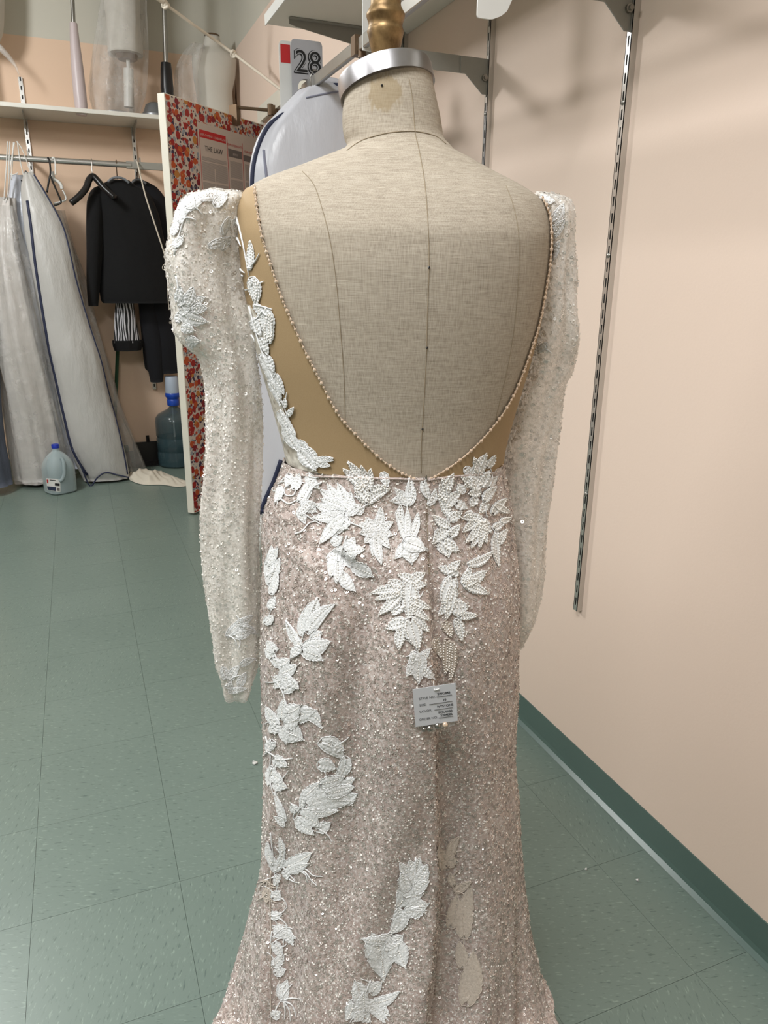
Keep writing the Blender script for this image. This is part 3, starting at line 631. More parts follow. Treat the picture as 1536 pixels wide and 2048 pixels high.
# ---- sequins
def sequins(mb, n, keep, name, parent, r0=.0021, hole=.52, m=M_SEQ, tilt=.5, seg=8, lift=.0007):
    V = np.array(mb.v); Fq = np.array([f for f in mb.f if len(f) == 4]); a, b_, c, d = (V[Fq[:, i]] for i in range(4))
    ar = np.linalg.norm(np.cross(c-a, d-b_), axis=1)/2; cen = (a+b_+c+d)/4
    wgt = ar*keep(cen); wgt /= wgt.sum(); idx = RNG.choice(len(Fq), n, p=wgt)
    s, t = RNG.random((2, n, 1)); p = (a[idx]*(1-s)+b_[idx]*s)*(1-t)+(d[idx]*(1-s)+c[idx]*s)*t
    nr = np.cross(c[idx]-a[idx], d[idx]-b_[idx]); nr /= np.linalg.norm(nr, axis=1, keepdims=True)+1e-12
    axis = np.array([U(x)*0 for x in p[:1]])
    ctr = np.stack([np.array(_r0*0.02+FH*DF)]*1)
    p = p + nr*lift
    nr = nr + RNG.normal(0, tilt*.5, (n, 3)); nr /= np.linalg.norm(nr, axis=1, keepdims=True)
    x = np.cross(nr, RNG.normal(0, 1, (n, 3))); x /= np.linalg.norm(x, axis=1, keepdims=True); y = np.cross(nr, x)
    rr = r0*RNG.uniform(.8, 1.15, (n, 1, 1)); an = np.linspace(0, 2*math.pi, seg, endpoint=False)
    ring = x[:, None, :]*np.cos(an)[None, :, None] + y[:, None, :]*np.sin(an)[None, :, None]
    VV = np.concatenate([p[:, None, :]+ring*rr, p[:, None, :]+ring*rr*hole], 1).reshape(-1, 3)
    j = np.arange(seg); q = np.stack([j, (j+1) % seg, seg+(j+1) % seg, seg+j], 1)
    FF = (q[None]+(np.arange(n)*2*seg)[:, None, None]).reshape(-1, 4)
    me = bpy.data.meshes.new(name); me.vertices.add(len(VV)); me.vertices.foreach_set('co', VV.ravel())
    me.loops.add(FF.size); me.loops.foreach_set('vertex_index', FF.ravel().astype(np.int32)); me.polygons.add(len(FF))
    me.polygons.foreach_set('loop_start', np.arange(0, FF.size, 4, dtype=np.int32)); me.update(calc_edges=True); me.validate()
    me.materials.append(m); o = bpy.data.objects.new(name, me); COL.objects.link(o); par(o, parent); o['kind'] = 'stuff'; return o
fr = lambda c: np.where(c@FH > DF+.03, .22, 1.0)
sequins(db, 26000, fr, 'sequins', dress)
sequins(db, 20000, fr, 'seed_beads', dress, r0=.0013, hole=.1, m=M_PEARL, tilt=.8, seg=5)
lw = lambda c: np.where(c@_r0 < -.305, 2.6, 1.0)
sequins(slb, 2600, lambda c: np.ones(len(c)), 'sequins', sl, m=M_SEQ2); sequins(srb, 2600, lambda c: np.ones(len(c)), 'sequins', sr, m=M_SEQ2)
sequins(slb, 4200, lw, 'seed_beads', sl, r0=.0014, hole=.1, m=M_PEARL, tilt=.8, seg=5); sequins(srb, 2600, lambda c: np.ones(len(c)), 'seed_beads', sr, r0=.0012, hole=.1, m=M_PEARL, tilt=.8, seg=5)
# ---- lace appliques: every leaf is laid on the cloth under it
def leaf_mesh(B, base, tip, w_, bend=0.0, h=.0012, ser=0.0, n=20, lift=0.0):
    """an embroidered leaf: chevron ribs off a sunk midrib, scalloped corded edge"""
    bx, by = base; tx, ty = tip; dx, dy = tx-bx, ty-by; L = math.hypot(dx, dy)+1e-6; px, py = -dy/L, dx/L; w_ = w_*1.12
    rows = []; b = MB(); k = max(3, min(8, round(L/7))); S = (-1, -.72, -.42, 0, .42, .72, 1); ph0 = random.random()
    for i in range(n+1):
        t = i/n; rib = abs(math.sin(math.pi*(t*k+ph0)))
        wid = .5*w_*max(.06, math.sin(math.pi*min(1, (t*.93+.05))**.8))**.75*(.86+.2*rib+ser*math.cos(i*math.pi))
        cx = bx+dx*t+px*bend*L*4*t*(1-t); cy = by+dy*t+py*bend*L*4*t*(1-t); row = []
        for j, s in enumerate(S):
            sweep = abs(s)*w_*.22
            x, y = cx+px*s*wid-dx/L*sweep, cy+py*s*wid-dy/L*sweep
            r2 = abs(math.sin(math.pi*(t*k+ph0+abs(s)*.12)))
            hh = lift+(.0003 if abs(s) == 1 else .0002 if s == 0 else .0002+h*(.35+.75*r2)*(1.0 if abs(s) < .6 else .9))
            q = hit(B, x, y, hh, 2.4)
            if q is None: return None
            row.append(q[0])
        rows.append(row)
    for i in range(len(rows)):                                     # a jump in depth means the leaf runs off the cloth
        for j in range(7):
            if i and (rows[i][j]-rows[i-1][j]).length > .03: return None
            if j and (rows[i][j]-rows[i][j-1]).length > .04: return None
    b.grid(rows)
    edge = [r[0] for r in rows]+[r[6] for r in rows[::-1]]; cam_ = Vector(CO)
    b.tube([p+(cam_-p).normalized()*.0006 for p in edge], .0006, 4, closed=True)
    return b, rows
SEAMX = []
def motif(tf, leaves, B=BB, m=M_LACE, parent=dress, beads=True, stems=(), ser=.0, label=None, wisps=None):
    leaves = [(*l[:4], l[4]*1.2, *l[5:]) for l in leaves] if tf == C7 else leaves
    ox, oy, k = tf; T_ = lambda x, y: (ox+x/k, oy+y/k); made = []
    for lf in leaves:
        x0, y0, x1, y1, w_ = lf[:5]; bd = lf[5] if len(lf) > 5 else random.uniform(-.08, .08)
        r = leaf_mesh(B, T_(x0, y0), T_(x1, y1), w_/k, bd, h=.0011+.0005*random.random(), ser=ser, lift=.0005+.0002*(len(made) % 7))
        if r: made.append(r)
    if not made: return
    if wisps is None: wisps = 7 if tf == C7 else 3
    stems = list(stems)
    for w_i in range(wisps):                                       # loose embroidered tendrils between the leaves
        lf = random.choice(leaves); a0 = math.atan2(lf[3]-lf[1], lf[2]-lf[0])+random.uniform(-.9, .9); L = random.uniform(45, 105)*k/2.7; x, y = lf[0], lf[1]; cv = random.uniform(-1.3, 1.3); st = [(x, y)]
        for q in range(4): a0 += cv*.35; x += math.cos(a0)*L/4; y += math.sin(a0)*L/4; st.append((x, y))
        stems.append(st)
    root = MB(); root.ball(made[0][1][0][3], .002)
    ap = root.build('lace_applique', m, parent, smooth='all')
    for r in made: r[0].build('leaf', m, ap, smooth='all')
    for st in stems:
        pts = [h[0] for h in (hit(B, *T_(x, y), .0014, 2.4) for x, y in smoothpts(st, 5)) if h]; sb = MB()
        if len(pts) > 2: sb.tube(pts, [.0014*(1-.6*i/len(pts)) for i in range(len(pts))], 5); sb.build('stem', m, ap, smooth='all')
    if beads:
        pb = MB()
        for r in made:
            L = (r[1][-1][3]-r[1][0][3]).length; cnt = max(3, int(L/.0034))
            for col in ((1, 5, 3) if beads == 2 else (3,)):
                for i in range(cnt):
                    t = (i+.5)/cnt*(len(r[1])-1); a = int(t); p = r[1][a][col].lerp(r[1][min(a+1, len(r[1])-1)][col], t-a)
                    pb.ball(p+(Vector(CO)-p).normalized()*.0009, .00115 if beads == 2 else .0009, 5, 3)
        pb.build('pearl_beading', M_PEARL, ap, smooth='all', kind='stuff')
    return ap
def fan(cx, cy, tips, w_, inner=.0): return [(cx+(x-cx)*inner, cy+(y-cy)*inner, x, y, w_) for x, y in tips]
C6 = (520, 860, 2.844); C7 = (480, 1340, 2.648); C5 = (330, 340, 3.303); CS = (400, 880, 3.79)
motif(C6, fan(490, 470, [(335, 330), (385, 300), (445, 295), (520, 340), (300, 420), (290, 500), (335, 655), (390, 620), (430, 580), (585, 425), (540, 380)], 62, .12) + [(500, 520, 400, 560, 60), (480, 440, 340, 390, 50)], stems=[[(200, 590), (240, 575), (280, 530), (330, 520)], [(240, 470), (300, 510), (350, 540)], [(350, 300), (300, 330), (260, 420), (330, 520)]])
motif(C6, [(230, 400, 300, 260, 56), (280, 260, 340, 340, 52), (250, 430, 330, 420, 50), (240, 120, 330, 232, 64, .05), (160, 220, 260, 200, 50), (200, 330, 230, 240, 50), (230, 470, 300, 400, 44)], stems=[[(120, 300), (160, 270), (205, 320), (195, 370), (150, 370), (145, 330), (175, 325)], [(110, 380), (170, 420), (240, 380)]])
motif(C6, fan(322, 172, [(275, 90), (425, 158), (408, 205), (300, 235)], 34, .05), B=BB)
motif(C6, fan(600, 340, [(470, 215), (500, 172), (575, 195), (632, 212), (650, 262), (540, 300)], 46, .15) + [(560, 330, 620, 420, 64), (610, 415, 745, 330, 50), (600, 400, 540, 330, 50), (640, 345, 720, 318, 34)], beads=2, stems=[[(500, 180), (560, 260), (610, 340), (620, 430)], [(480, 500), (600, 430), (740, 330)]])
motif(C6, fan(655, 580, [(555, 530), (600, 490), (690, 430), (765, 520), (765, 600), (742, 680), (692, 772), (640, 725), (590, 650), (560, 590)], 52, .1), stems=[[(500, 520), (570, 550), (655, 580)]])
motif(C6, [(470, 680, 370, 730, 60), (440, 700, 395, 850, 80), (500, 670, 545, 605, 56), (500, 690, 605, 680, 60), (540, 780, 655, 835, 72), (470, 830, 548, 925, 62), (440, 760, 430, 880, 50), (490, 720, 560, 790, 64), (420, 640, 480, 600, 50), (520, 700, 520, 780, 50)], stems=[[(500, 600), (470, 690), (450, 790), (520, 900)]])
motif(C6, [(830, 420, 855, 258, 46), (850, 380, 735, 405, 54), (830, 400, 765, 330, 46), (832, 625, 770, 455, 44), (842, 625, 902, 462, 44), (838, 600, 840, 445, 40), (830, 640, 955, 690, 84), (840, 650, 765, 740, 56), (860, 680, 865, 775, 88), (800, 500, 800, 420, 36), (850, 420, 880, 320, 36)], stems=[[(850, 270), (838, 420), (838, 640), (850, 760)]])
motif(C6, [(865, 865, 780, 820, 50), (868, 860, 945, 812, 52), (878, 892, 950, 878, 44), (800, 905, 728, 848, 52), (805, 915, 632, 925, 54), (800, 925, 675, 1055, 54), (790, 930, 655, 965, 36), (840, 880, 845, 1090, 92), (850, 960, 972, 1020, 44), (855, 1000, 965, 1085, 44), (800, 1000, 750, 1060, 56), (820, 1095, 712, 1130, 66), (805, 1140, 790, 1255, 50), (855, 1090, 905, 1255, 92), (880, 1060, 965, 1150, 50)], beads=2, stems=[[(870, 820), (850, 960), (850, 1100), (890, 1260)]])
motif(C6, [(905, 1300, 972, 1240, 44), (895, 1290, 828, 1405, 72), (912, 1295, 900, 1450, 84), (922, 1350, 992, 1420, 44), (880, 1270, 850, 1330, 50)], stems=[[(890, 1240), (905, 1300), (905, 1440)]])
motif(C6, [(1070, 480, 1008, 362, 44), (1060, 430, 1145, 338, 56), (1062, 350, 1100, 240, 48), (1080, 505, 1150, 460, 52), (1070, 545, 975, 482, 46), (1060, 570, 972, 655, 62), (1085, 600, 1135, 535, 46), (1050, 640, 1075, 735, 92), (1050, 640, 1138, 690, 60), (1050, 400, 1020, 300, 36), (1075, 330, 1030, 270, 36)], beads=2, stems=[[(1070, 260), (1060, 400), (1075, 540), (1050, 650)]])
motif(C6, fan(1262, 510, [(1135, 500), (1145, 585), (1165, 645), (1198, 678), (1245, 678), (1285, 650), (1310, 590)], 46, .08) + [(1200, 480, 1160, 470, 40)], beads=2)
motif(C6, [(1232, 262, 1290, 125, 62), (1238, 235, 1212, 150, 40), (1290, 205, 1335, 140, 36), (1240, 320, 1138, 268, 62), (1255, 315, 1302, 225, 50), (1240, 350, 1175, 362, 48), (1275, 400, 1340, 318, 48), (1285, 420, 1245, 475, 44), (1325, 470, 1400, 385, 46), (1340, 430, 1420, 475, 40), (1220, 390, 1190, 440, 44), (1210, 300, 1150, 320, 36)], beads=2, stems=[[(1280, 140), (1235, 260), (1245, 350), (1290, 430)]])
motif(C6, [(1345, 590, 1358, 785, 46), (1360, 640, 1402, 560, 44), (1330, 560, 1390, 520, 40), (1370, 520, 1425, 500, 34)], beads=2)
motif(C6, [(1190, 762, 1325, 690, 46, .1), (1160, 872, 1200, 778, 46), (1165, 870, 1292, 795, 62), (1170, 880, 1302, 935, 52), (1165, 880, 1245, 850, 40)], beads=2)
motif(C6, [(1080, 802, 1008, 778, 44), (1082, 800, 1142, 740, 44), (1085, 800, 1135, 832, 40), (1090, 850, 1035, 1010, 82), (1095, 890, 1055, 1085, 56), (1110, 1010, 1195, 1000, 92), (1140, 1060, 1238, 1052, 40), (1118, 1085, 1148, 1205, 50), (1075, 960, 1010, 1060, 44)], beads=2, stems=[[(1080, 800), (1090, 900), (1110, 1010), (1130, 1110)]])
motif(C6, [(1000, 1190, 1032, 1300, 44), (1062, 1200, 1050, 1395, 60), (1092, 1215, 1080, 1425, 46), (1050, 1100, 1090, 1180, 50)], beads=2, m=M_LACE2)
motif(C6, [(225, 1225, 148, 1078, 44), (240, 1160, 262, 1008, 42), (285, 1070, 335, 945, 82), (280, 1140, 432, 982, 72, -.1), (270, 1235, 415, 1195, 92), (260, 1260, 370, 1310, 72), (225, 1240, 180, 1300, 46), (230, 1220, 185, 1170, 40), (300, 1180, 360, 1140, 50)], stems=[[(150, 1080), (200, 1150), (230, 1240), (320, 1250)], [(330, 950), (270, 1090), (235, 1230)], [(425, 990), (320, 1140), (240, 1250)]])
motif(C6, [(40, 1180, 30, 985, 46), (62, 1010, 90, 940, 40), (60, 870, 120, 720, 62), (48, 830, 72, 650, 50), (72, 925, 112, 820, 44), (50, 760, 110, 660, 44), (40, 1090, 90, 1050, 46)])
motif(C6, [(110, 1335, 58, 1300, 46), (120, 1340, 185, 1298, 62), (132, 1380, 225, 1330, 62), (128, 1420, 88, 1475, 46), (150, 1400, 162, 1480, 50), (180, 1420, 232, 1472, 42), (90, 1250, 40, 1190, 46), (70, 1290, 30, 1240, 40)], stems=[[(60, 1200), (110, 1330), (150, 1470)]])
motif(C7, [(230, 15, 255, 112, 52), (222, 62, 168, 28, 44), (242, 100, 322, 58, 52), (200, 280, 138, 185, 42), (195, 285, 150, 250, 36), (225, 250, 242, 142, 42), (262, 225, 335, 175, 70), (290, 245, 415, 208, 72), (330, 235, 442, 310, 48, -.2), (250, 310, 352, 372, 84), (230, 310, 255, 395, 44), (195, 300, 190, 345, 34), (180, 310, 155, 330, 34), (260, 280, 330, 260, 60)], stems=[[(200, 60), (240, 150), (210, 280), (260, 340)]])
motif(C7, [(440, 385, 560, 475, 70, -.12), (562, 470, 505, 585, 52, -.1), (500, 400, 560, 420, 40)], m=M_LACE)
motif(C7, [(370, 690, 625, 560, 92, .06), (372, 715, 602, 695, 82), (350, 665, 432, 588, 44), (332, 725, 338, 632, 22), (332, 752, 525, 742, 30), (332, 768, 435, 830, 72), (312, 790, 402, 872, 46), (240, 782, 180, 642, 24), (242, 792, 190, 700, 22), (232, 822, 180, 770, 24), (190, 600, 262, 622, 44), (300, 740, 270, 700, 34), (440, 600, 560, 560, 50), (470, 650, 620, 610, 50)], ser=.05, stems=[[(338, 632), (320, 730), (290, 760), (300, 800), (420, 860)], [(180, 560), (200, 680), (240, 800)], [(340, 740), (430, 730), (530, 740)]])
motif(C7, [(190, 1060, 158, 962, 34), (195, 1055, 232, 948, 34), (250, 1040, 392, 958, 62), (270, 1060, 372, 1020, 42), (240, 1065, 262, 1112, 32), (200, 1085, 180, 1142, 26), (170, 1020, 150, 900, 26), (225, 980, 210, 880, 26)], stems=[[(300, 1040), (350, 1050), (390, 1085), (440, 1090)], [(300, 1045), (350, 1070), (380, 1110), (410, 1140)], [(300, 1050), (350, 1080), (360, 1120)], [(165, 860), (175, 960), (185, 1060), (180, 1140)], [(185, 1060), (230, 1040), (260, 1090), (250, 1110)]])
motif(C7, [(560, 690, 630, 650, 50), (430, 500, 520, 520, 56), (420, 840, 490, 800, 44)], beads=False, wisps=2)
motif(C7, [(640, 1820, 700, 1865, 50), (600, 1760, 560, 1860, 50), (740, 1800, 800, 1830, 40), (700, 1700, 760, 1640, 50)])
motif(C7, [(180, 1560, 240, 1500, 40), (190, 1600, 250, 1580, 36), (170, 1300, 230, 1290, 36), (180, 1200, 220, 1160, 40)])
motif(C7, [(185, 1400, 302, 1418, 50, -.2), (200, 1385, 235, 1340, 42), (230, 1390, 290, 1460, 40, -.1), (185, 1450, 225, 1530, 40)], stems=[[(170, 1380), (165, 1450), (210, 1420), (300, 1420)]])
motif(C7, [(230, 1740, 252, 1630, 46), (225, 1730, 200, 1650, 40), (180, 1830, 215, 1800, 40)], stems=[[(232, 1745), (270, 1735), (330, 1742)], [(232, 1750), (280, 1775), (302, 1840)], [(232, 1752), (262, 1800), (268, 1860)], [(232, 1755), (240, 1800), (236, 1850)]])
motif(C7, [(920, 1125, 838, 1008, 52), (925, 1120, 895, 990, 56), (932, 1115, 955, 978, 58), (938, 1120, 1000, 1015, 50), (940, 1130, 1008, 1062, 46), (880, 1155, 850, 1058, 50), (935, 1165, 1008, 1110, 48), (910, 1180, 920, 1080, 70)], ser=.08, stems=[[(930, 990), (925, 1120), (880, 1240)]])
motif(C7, [(900, 1170, 822, 1265, 84), (905, 1265, 1012, 1228, 84), (880, 1200, 980, 1180, 60), (880, 1280, 960, 1280, 46), (850, 1320, 832, 1240, 56), (870, 1300, 790, 1400, 60)])
motif(C7, [(740, 1480, 695, 1378, 72), (720, 1440, 765, 1655, 116), (820, 1440, 872, 1395, 50), (825, 1455, 885, 1585, 80), (760, 1430, 640, 1418, 34), (770, 1420, 790, 1380, 56), (790, 1480, 850, 1440, 64), (715, 1500, 670, 1520, 60)], stems=[[(870, 1310), (800, 1400), (760, 1480), (745, 1640)]])
motif(C7, [(640, 1725, 605, 1632, 64), (640, 1740, 588, 1700, 44), (690, 1760, 855, 1698, 46, .1), (680, 1780, 775, 1870, 40, -.1), (650, 1800, 588, 1790, 36), (660, 1790, 655, 1690, 50), (640, 1820, 600, 1860, 40), (700, 1780, 800, 1740, 40)], stems=[[(690, 1640), (660, 1720), (650, 1800), (660, 1860)], [(650, 1800), (700, 1750), (790, 1720), (850, 1700)]])
motif(C7, [(1092, 1000, 1068, 868, 62), (1100, 990, 1130, 880, 44), (1090, 1010, 1040, 930, 44), (1110, 1000, 1165, 870, 36), (1085, 1030, 1035, 1000, 44), (1110, 1030, 1150, 980, 36)], m=M_LACE2, beads=False, ser=.06)
motif(C7, [(1140, 1170, 1232, 1112, 36), (1118, 1345, 1150, 1175, 66), (1188, 1400, 1225, 1130, 72), (1200, 1750, 1238, 1470, 90), (1180, 1560, 1160, 1420, 50), (1130, 1130, 1110, 1060, 30)], m=M_LACE2, beads=False, stems=[[(1150, 1060), (1120, 1120), (1170, 1250), (1185, 1450), (1200, 1800)]])
motif(C7, [(150, 430, 165, 545, 40), (172, 520, 148, 620, 42), (190, 470, 262, 512, 46), (175, 380, 140, 440, 40), (180, 560, 240, 600, 40)], stems=[[(140, 350), (165, 450), (160, 560), (180, 660)]])
motif(C7, [(150, 1110, 98, 1170, 46), (155, 1130, 112, 1225, 46), (150, 1160, 140, 1240, 40)], m=M_LACE2, stems=[[(165, 1060), (160, 1200), (165, 1400), (160, 1600), (165, 1860)]])
motif(C6, [(700, 250, 730, 330, 46), (560, 470, 600, 440, 40), (960, 420, 1000, 330, 36), (930, 300, 960, 400, 40), (1120, 420, 1180, 450, 46), (1150, 350, 1120, 300, 44), (1210, 280, 1250, 360, 50), (1300, 320, 1350, 260, 44), (1170, 220, 1220, 270, 44)])
motif(C6, [(260, 420, 330, 470, 60), (220, 470, 260, 540, 40), (170, 260, 150, 330, 44), (120, 330, 90, 420, 40), (110, 230, 160, 180, 40)])
# sleeve and armhole lace
motif(C5, [(110, 265, 300, 150, 84), (230, 185, 425, 165, 62), (95, 340, 100, 235, 60), (60, 420, 90, 320, 44), (150, 240, 200, 180, 60), (330, 230, 420, 180, 60), (70, 500, 130, 430, 44)], B=BSL, parent=sl, stems=[[(70, 560), (110, 400), (150, 290), (230, 230)]])
motif(C5, [(380, 420, 420, 300, 44), (300, 500, 420, 440, 54), (380, 520, 430, 430, 40)], B=BSL, parent=sl)
motif(C5, [(110, 900, 275, 835, 86), (120, 960, 292, 1005, 80), (150, 880, 190, 760, 66), (90, 860, 110, 760, 50), (200, 920, 290, 910, 60), (160, 1130, 245, 1125, 72), (130, 1040, 210, 1060, 60), (90, 1000, 110, 920, 40)], B=BSL, parent=sl, stems=[[(80, 700), (110, 860), (150, 960), (200, 1120)]])
motif(CS, [(210, 1480, 335, 1348, 60), (290, 1385, 405, 1325, 50), (280, 1480, 405, 1440, 70), (330, 1420, 430, 1470, 50)], B=BSL, parent=sl)
motif(CS, [(195, 1800, 165, 1700, 60), (222, 1815, 305, 1700, 62), (300, 1850, 352, 1750, 52), (225, 1905, 360, 1880, 40), (240, 1860, 180, 1860, 50), (320, 1700, 420, 1650, 44)], B=BSL, parent=sl)
motif(C5, [(452, 285, 505, 440, 44), (470, 360, 500, 500, 40), (520, 640, 535, 430, 54), (560, 650, 566, 460, 44), (500, 560, 425, 510, 50, .15), (490, 610, 560, 730, 62), (520, 700, 490, 620, 40)], B=BB, stems=[[(470, 280), (520, 480), (560, 700)]], beads=2)
motif(C5, [(578, 725, 618, 892, 78), (585, 740, 600, 880, 60)], B=BB, beads=2)
motif(C5, [(470, 420, 505, 520, 44), (490, 640, 535, 760, 46), (540, 780, 575, 900, 40), (600, 890, 650, 985, 46), (590, 990, 645, 1100, 50), (640, 1120, 690, 1230, 44), (690, 1240, 730, 1340, 44)], B=BB)
motif(C5, [(650, 930, 700, 1130, 96), (690, 1130, 690, 940, 60)], B=BB, beads=2)
motif(C5, [(565, 1080, 690, 1225, 50), (640, 1230, 725, 1450, 64), (740, 1360, 795, 1485, 50), (700, 1400, 770, 1560, 56), (765, 1600, 875, 1755, 56), (800, 1700, 905, 1870, 62), (820, 1620, 860, 1560, 30), (800, 1560, 800, 1500, 26), (880, 1800, 960, 1900, 60)], B=BB, stems=[[(560, 900), (640, 1180), (760, 1480), (870, 1760), (940, 1900)]])
motif(C5, [(445, 205, 595, 110, 50), (480, 215, 570, 160, 40), (420, 190, 520, 150, 46)], B=BB, beads=2)
motif((0, 0, 1), [(1070, 392, 1092, 412, 14), (1090, 440, 1106, 400, 16), (1102, 480, 1104, 440, 12)], B=BB)
motif((0, 0, 1), [(1082, 398, 1112, 404, 16), (1112, 440, 1128, 405, 18), (1110, 470, 1130, 436, 16), (1104, 520, 1118, 480, 12), (1080, 700, 1098, 682, 12)], B=BSR, parent=sr)
# hang tag with its little bag of spare beads
tl, tr, bl = (825, 1379), (911, 1366), (831, 1454); hp = hit(BD, 868, 1412)[0]; dv = float(np.array(hp)@FH)-DF-.012
c0, c1, c2 = (Vector(onV(x, y, dv)) for x, y in (tl, tr, bl)); tx = (c1-c0); ty = (c2-c0); tw, thh = tx.length, ty.length; tx.normalize(); ty.normalize(); tn = ty.cross(tx).normalized()
tn = tn if tn.dot(Vector(CO)-c0) > 0 else -tn
tg = thing('hang_tag', 'white paper size tag pinned on the gown below the zipper', 'tag', c0)
b = MB(); b.prism([(0, 0), (tw, 0), (tw, thh), (0, thh)], lambda a, c, t: c0+tx*a+ty*c+tn*t, -.0006, .0006); b.build('card', plain('tag_paper', (196, 197, 200), .5, nz=.02), tg)
def tagtext(s, fx, fy, size, sp=1.0): text(s, size, frame(c0+tx*tw*fx+ty*thh*fy+tn*.0003, tx, tn), M_INK, tg, sp=sp)
for s, fx, fy, z in (('STYLE NO.', .13, .30, .0043), ('SIZE:', .13, .47, .0043), ('COLOR:', .12, .64, .0043), ('ORDER NO.', .1, .85, .0043)): tagtext(s, fx, fy, z)
for s, fx, fy in (('SWG843', .56, .245), ('10', .68, .415), ('IVYSTONE', .54, .575), ('POUS000', .56, .735), ('2204086', .60, .82)):
    tagtext(s, fx, fy, .0043); tagtext(s, fx+.005, fy, .0043)
b = MB()
for fx, fx1, fy in ((.54, .9, .285), (.36, .9, .455), (.47, .9, .62), (.56, .9, .85)):
    p0, p1 = c0+tx*tw*fx+ty*thh*fy+tn*.0004, c0+tx*tw*fx1+ty*thh*fy+tn*.0004; b.tube([p0, p1], .00025, 4)
b.build('rule_line', M_INK, tg)
b = MB(); p = c0+tx*tw*.5+ty*thh*.09; b.tube([p+tn*.001, p+tx*.006+tn*.0012-ty*.001], .0008, 5); b.tube([p+tn*.001, p-ty*.008-tn*.006], .0005, 5); b.build('tag_pin', M_WHITEP, tg)
b = MB()
q = [(.08, .98), (.92, .9), (.93, 1.14), (.12, 1.2)]; b.prism([(a*tw, c*thh) for a, c in q], lambda a, c, t: c0+tx*a+ty*c+tn*t, -.006, .004); b.build('bead_pouch', m_film('pouch_film', (200, 196, 190), .35), tg)
for fx, fy, r in ((.2, 1.10, .0032), (.33, 1.09, .004), (.52, 1.05, .004), (.7, 1.05, .0035)):
    b = MB(); b.ball(c0+tx*tw*fx+ty*thh*fy+tn*.0, r, 8, 6); b.build('spare_bead', M_STEEL if fx < .6 else M_CRYSTAL, tg, smooth='all')
# ------------------------------------------------------------------ cloth lofts for things farther back
def yloft(tab, nz=60, nphi=40, fold_=.0, k=5, seed=0.0, ex=2.0, tiltz=0):
    """tab rows: (py, pxL, pxR, Y, half depth): outline measured at depth Y, body with real thickness"""
    rows = []
    for (y, l, r, Y, B) in tab[::-1]:
        a, c = onY(l, y, Y), onY(r, y, Y); rows.append(((a[2]+c[2])/2, (a[0]+c[0])/2, Y, (c[0]-a[0])/2, B))
    q = np.array(rows); q[:, 0] = np.maximum.accumulate(q[:, 0]+np.arange(len(q))*1e-5); z = np.linspace(q[0, 0], q[-1, 0], nz); C = [pch(q[:, 0], q[:, i], z) for i in range(1, 5)]
    ph = np.linspace(-math.pi, math.pi, nphi, endpoint=False); s, c = np.sin(ph), -np.cos(ph); s = np.sign(s)*np.abs(s)**(2/ex); c = np.sign(c)*np.abs(c)**(2/ex)
    d = fold_*(np.sin(k*ph[None, :]+seed+z[:, None]*1.7)+.6*np.sin((2*k+1)*ph[None, :]-seed*2+z[:, None]*3.1)+.4*np.sin(z[:, None]*11+ph*3+seed))
    X = C[0][:, None]+C[2][:, None]*s+np.sin(ph)[None, :]*d; Yv = C[1][:, None]+C[3][:, None]*c-np.cos(ph)[None, :]*d
    P = np.stack([X, Yv, np.repeat(z[:, None], nphi, 1)], -1); b = MB(); b.grid(P, closed_u=True)
    b.cap(range(nphi)); b.cap([(nz-1)*nphi+i for i in range(nphi)]); return b
def line(pts, Y=None, B=None, off=.003, k=5):
    out = []
    for x, y in smoothpts(pts, k):
        if B is not None:
            h = hit(B, x, y, off, 9)
            if h: out.append(h[0])
        else: out.append(Vector(onY(x, y, Y)))
    return out
# back shelf, rail
bs = thing('back_shelf', 'long white shelf across the back wall carrying dress forms', 'shelf', (-.2, YB, 2.26))
ZS, YF = 2.262, 5.25
b = MB(); b.box((-.4, (YF+YB)/2, ZS-.012), (2.1, YB-YF-.004, .024)); b.build('board', M_SHELF, bs, bevel=.002)
for x in (-.165, .475):
    b = MB(); b.prism([(YB-.016, ZS-.025), (YF+.05, ZS-.025), (YF+.05, ZS-.04), (YB-.016, ZS-.10)], lambda a, c, t: (t, a, c), x-.002, .004); b.build('bracket', M_GREYP, bs)
    for pt in (0,):
        b = MB()
        b.box((x, YB-.008, 1.5), (.024, .016, 1.94)); o = b.build('slotted_standard', M_CHROME, bs)
        b = MB(); zz_ = .56
        while zz_ < 2.46: b.box((x, YB-.0165, zz_), (.008, .002, .022)); zz_ += .05
        b.build('slot_shade', M_DARK, bs, kind='stuff')  # dark blocks on the face stand for shade in the slot openings
RY, RZ2 = 5.30, 1.972
br = thing('back_rail', 'chrome clothes rail under the white back shelf', 'clothes rail', (-.2, RY, RZ2))
b = MB(); b.tube([(-1.4, RY, RZ2), (.42, RY, RZ2)], .017, 14); b.build('chrome_tube', M_CHROME, br, smooth=True)
b = MB(); b.box((.68, RY, RZ2), (.58, .022, .042)); b.build('flat_tube', M_GREYP, br, bevel=.003)
for x in (-.165, .475):
    b = MB(); b.box((x, (RY+YB)/2, RZ2+.03), (.005, YB-RY-.02, .03)); b.box((x, RY, RZ2+.02), (.008, .02, .05)); b.build('arm', M_STEEL, br)
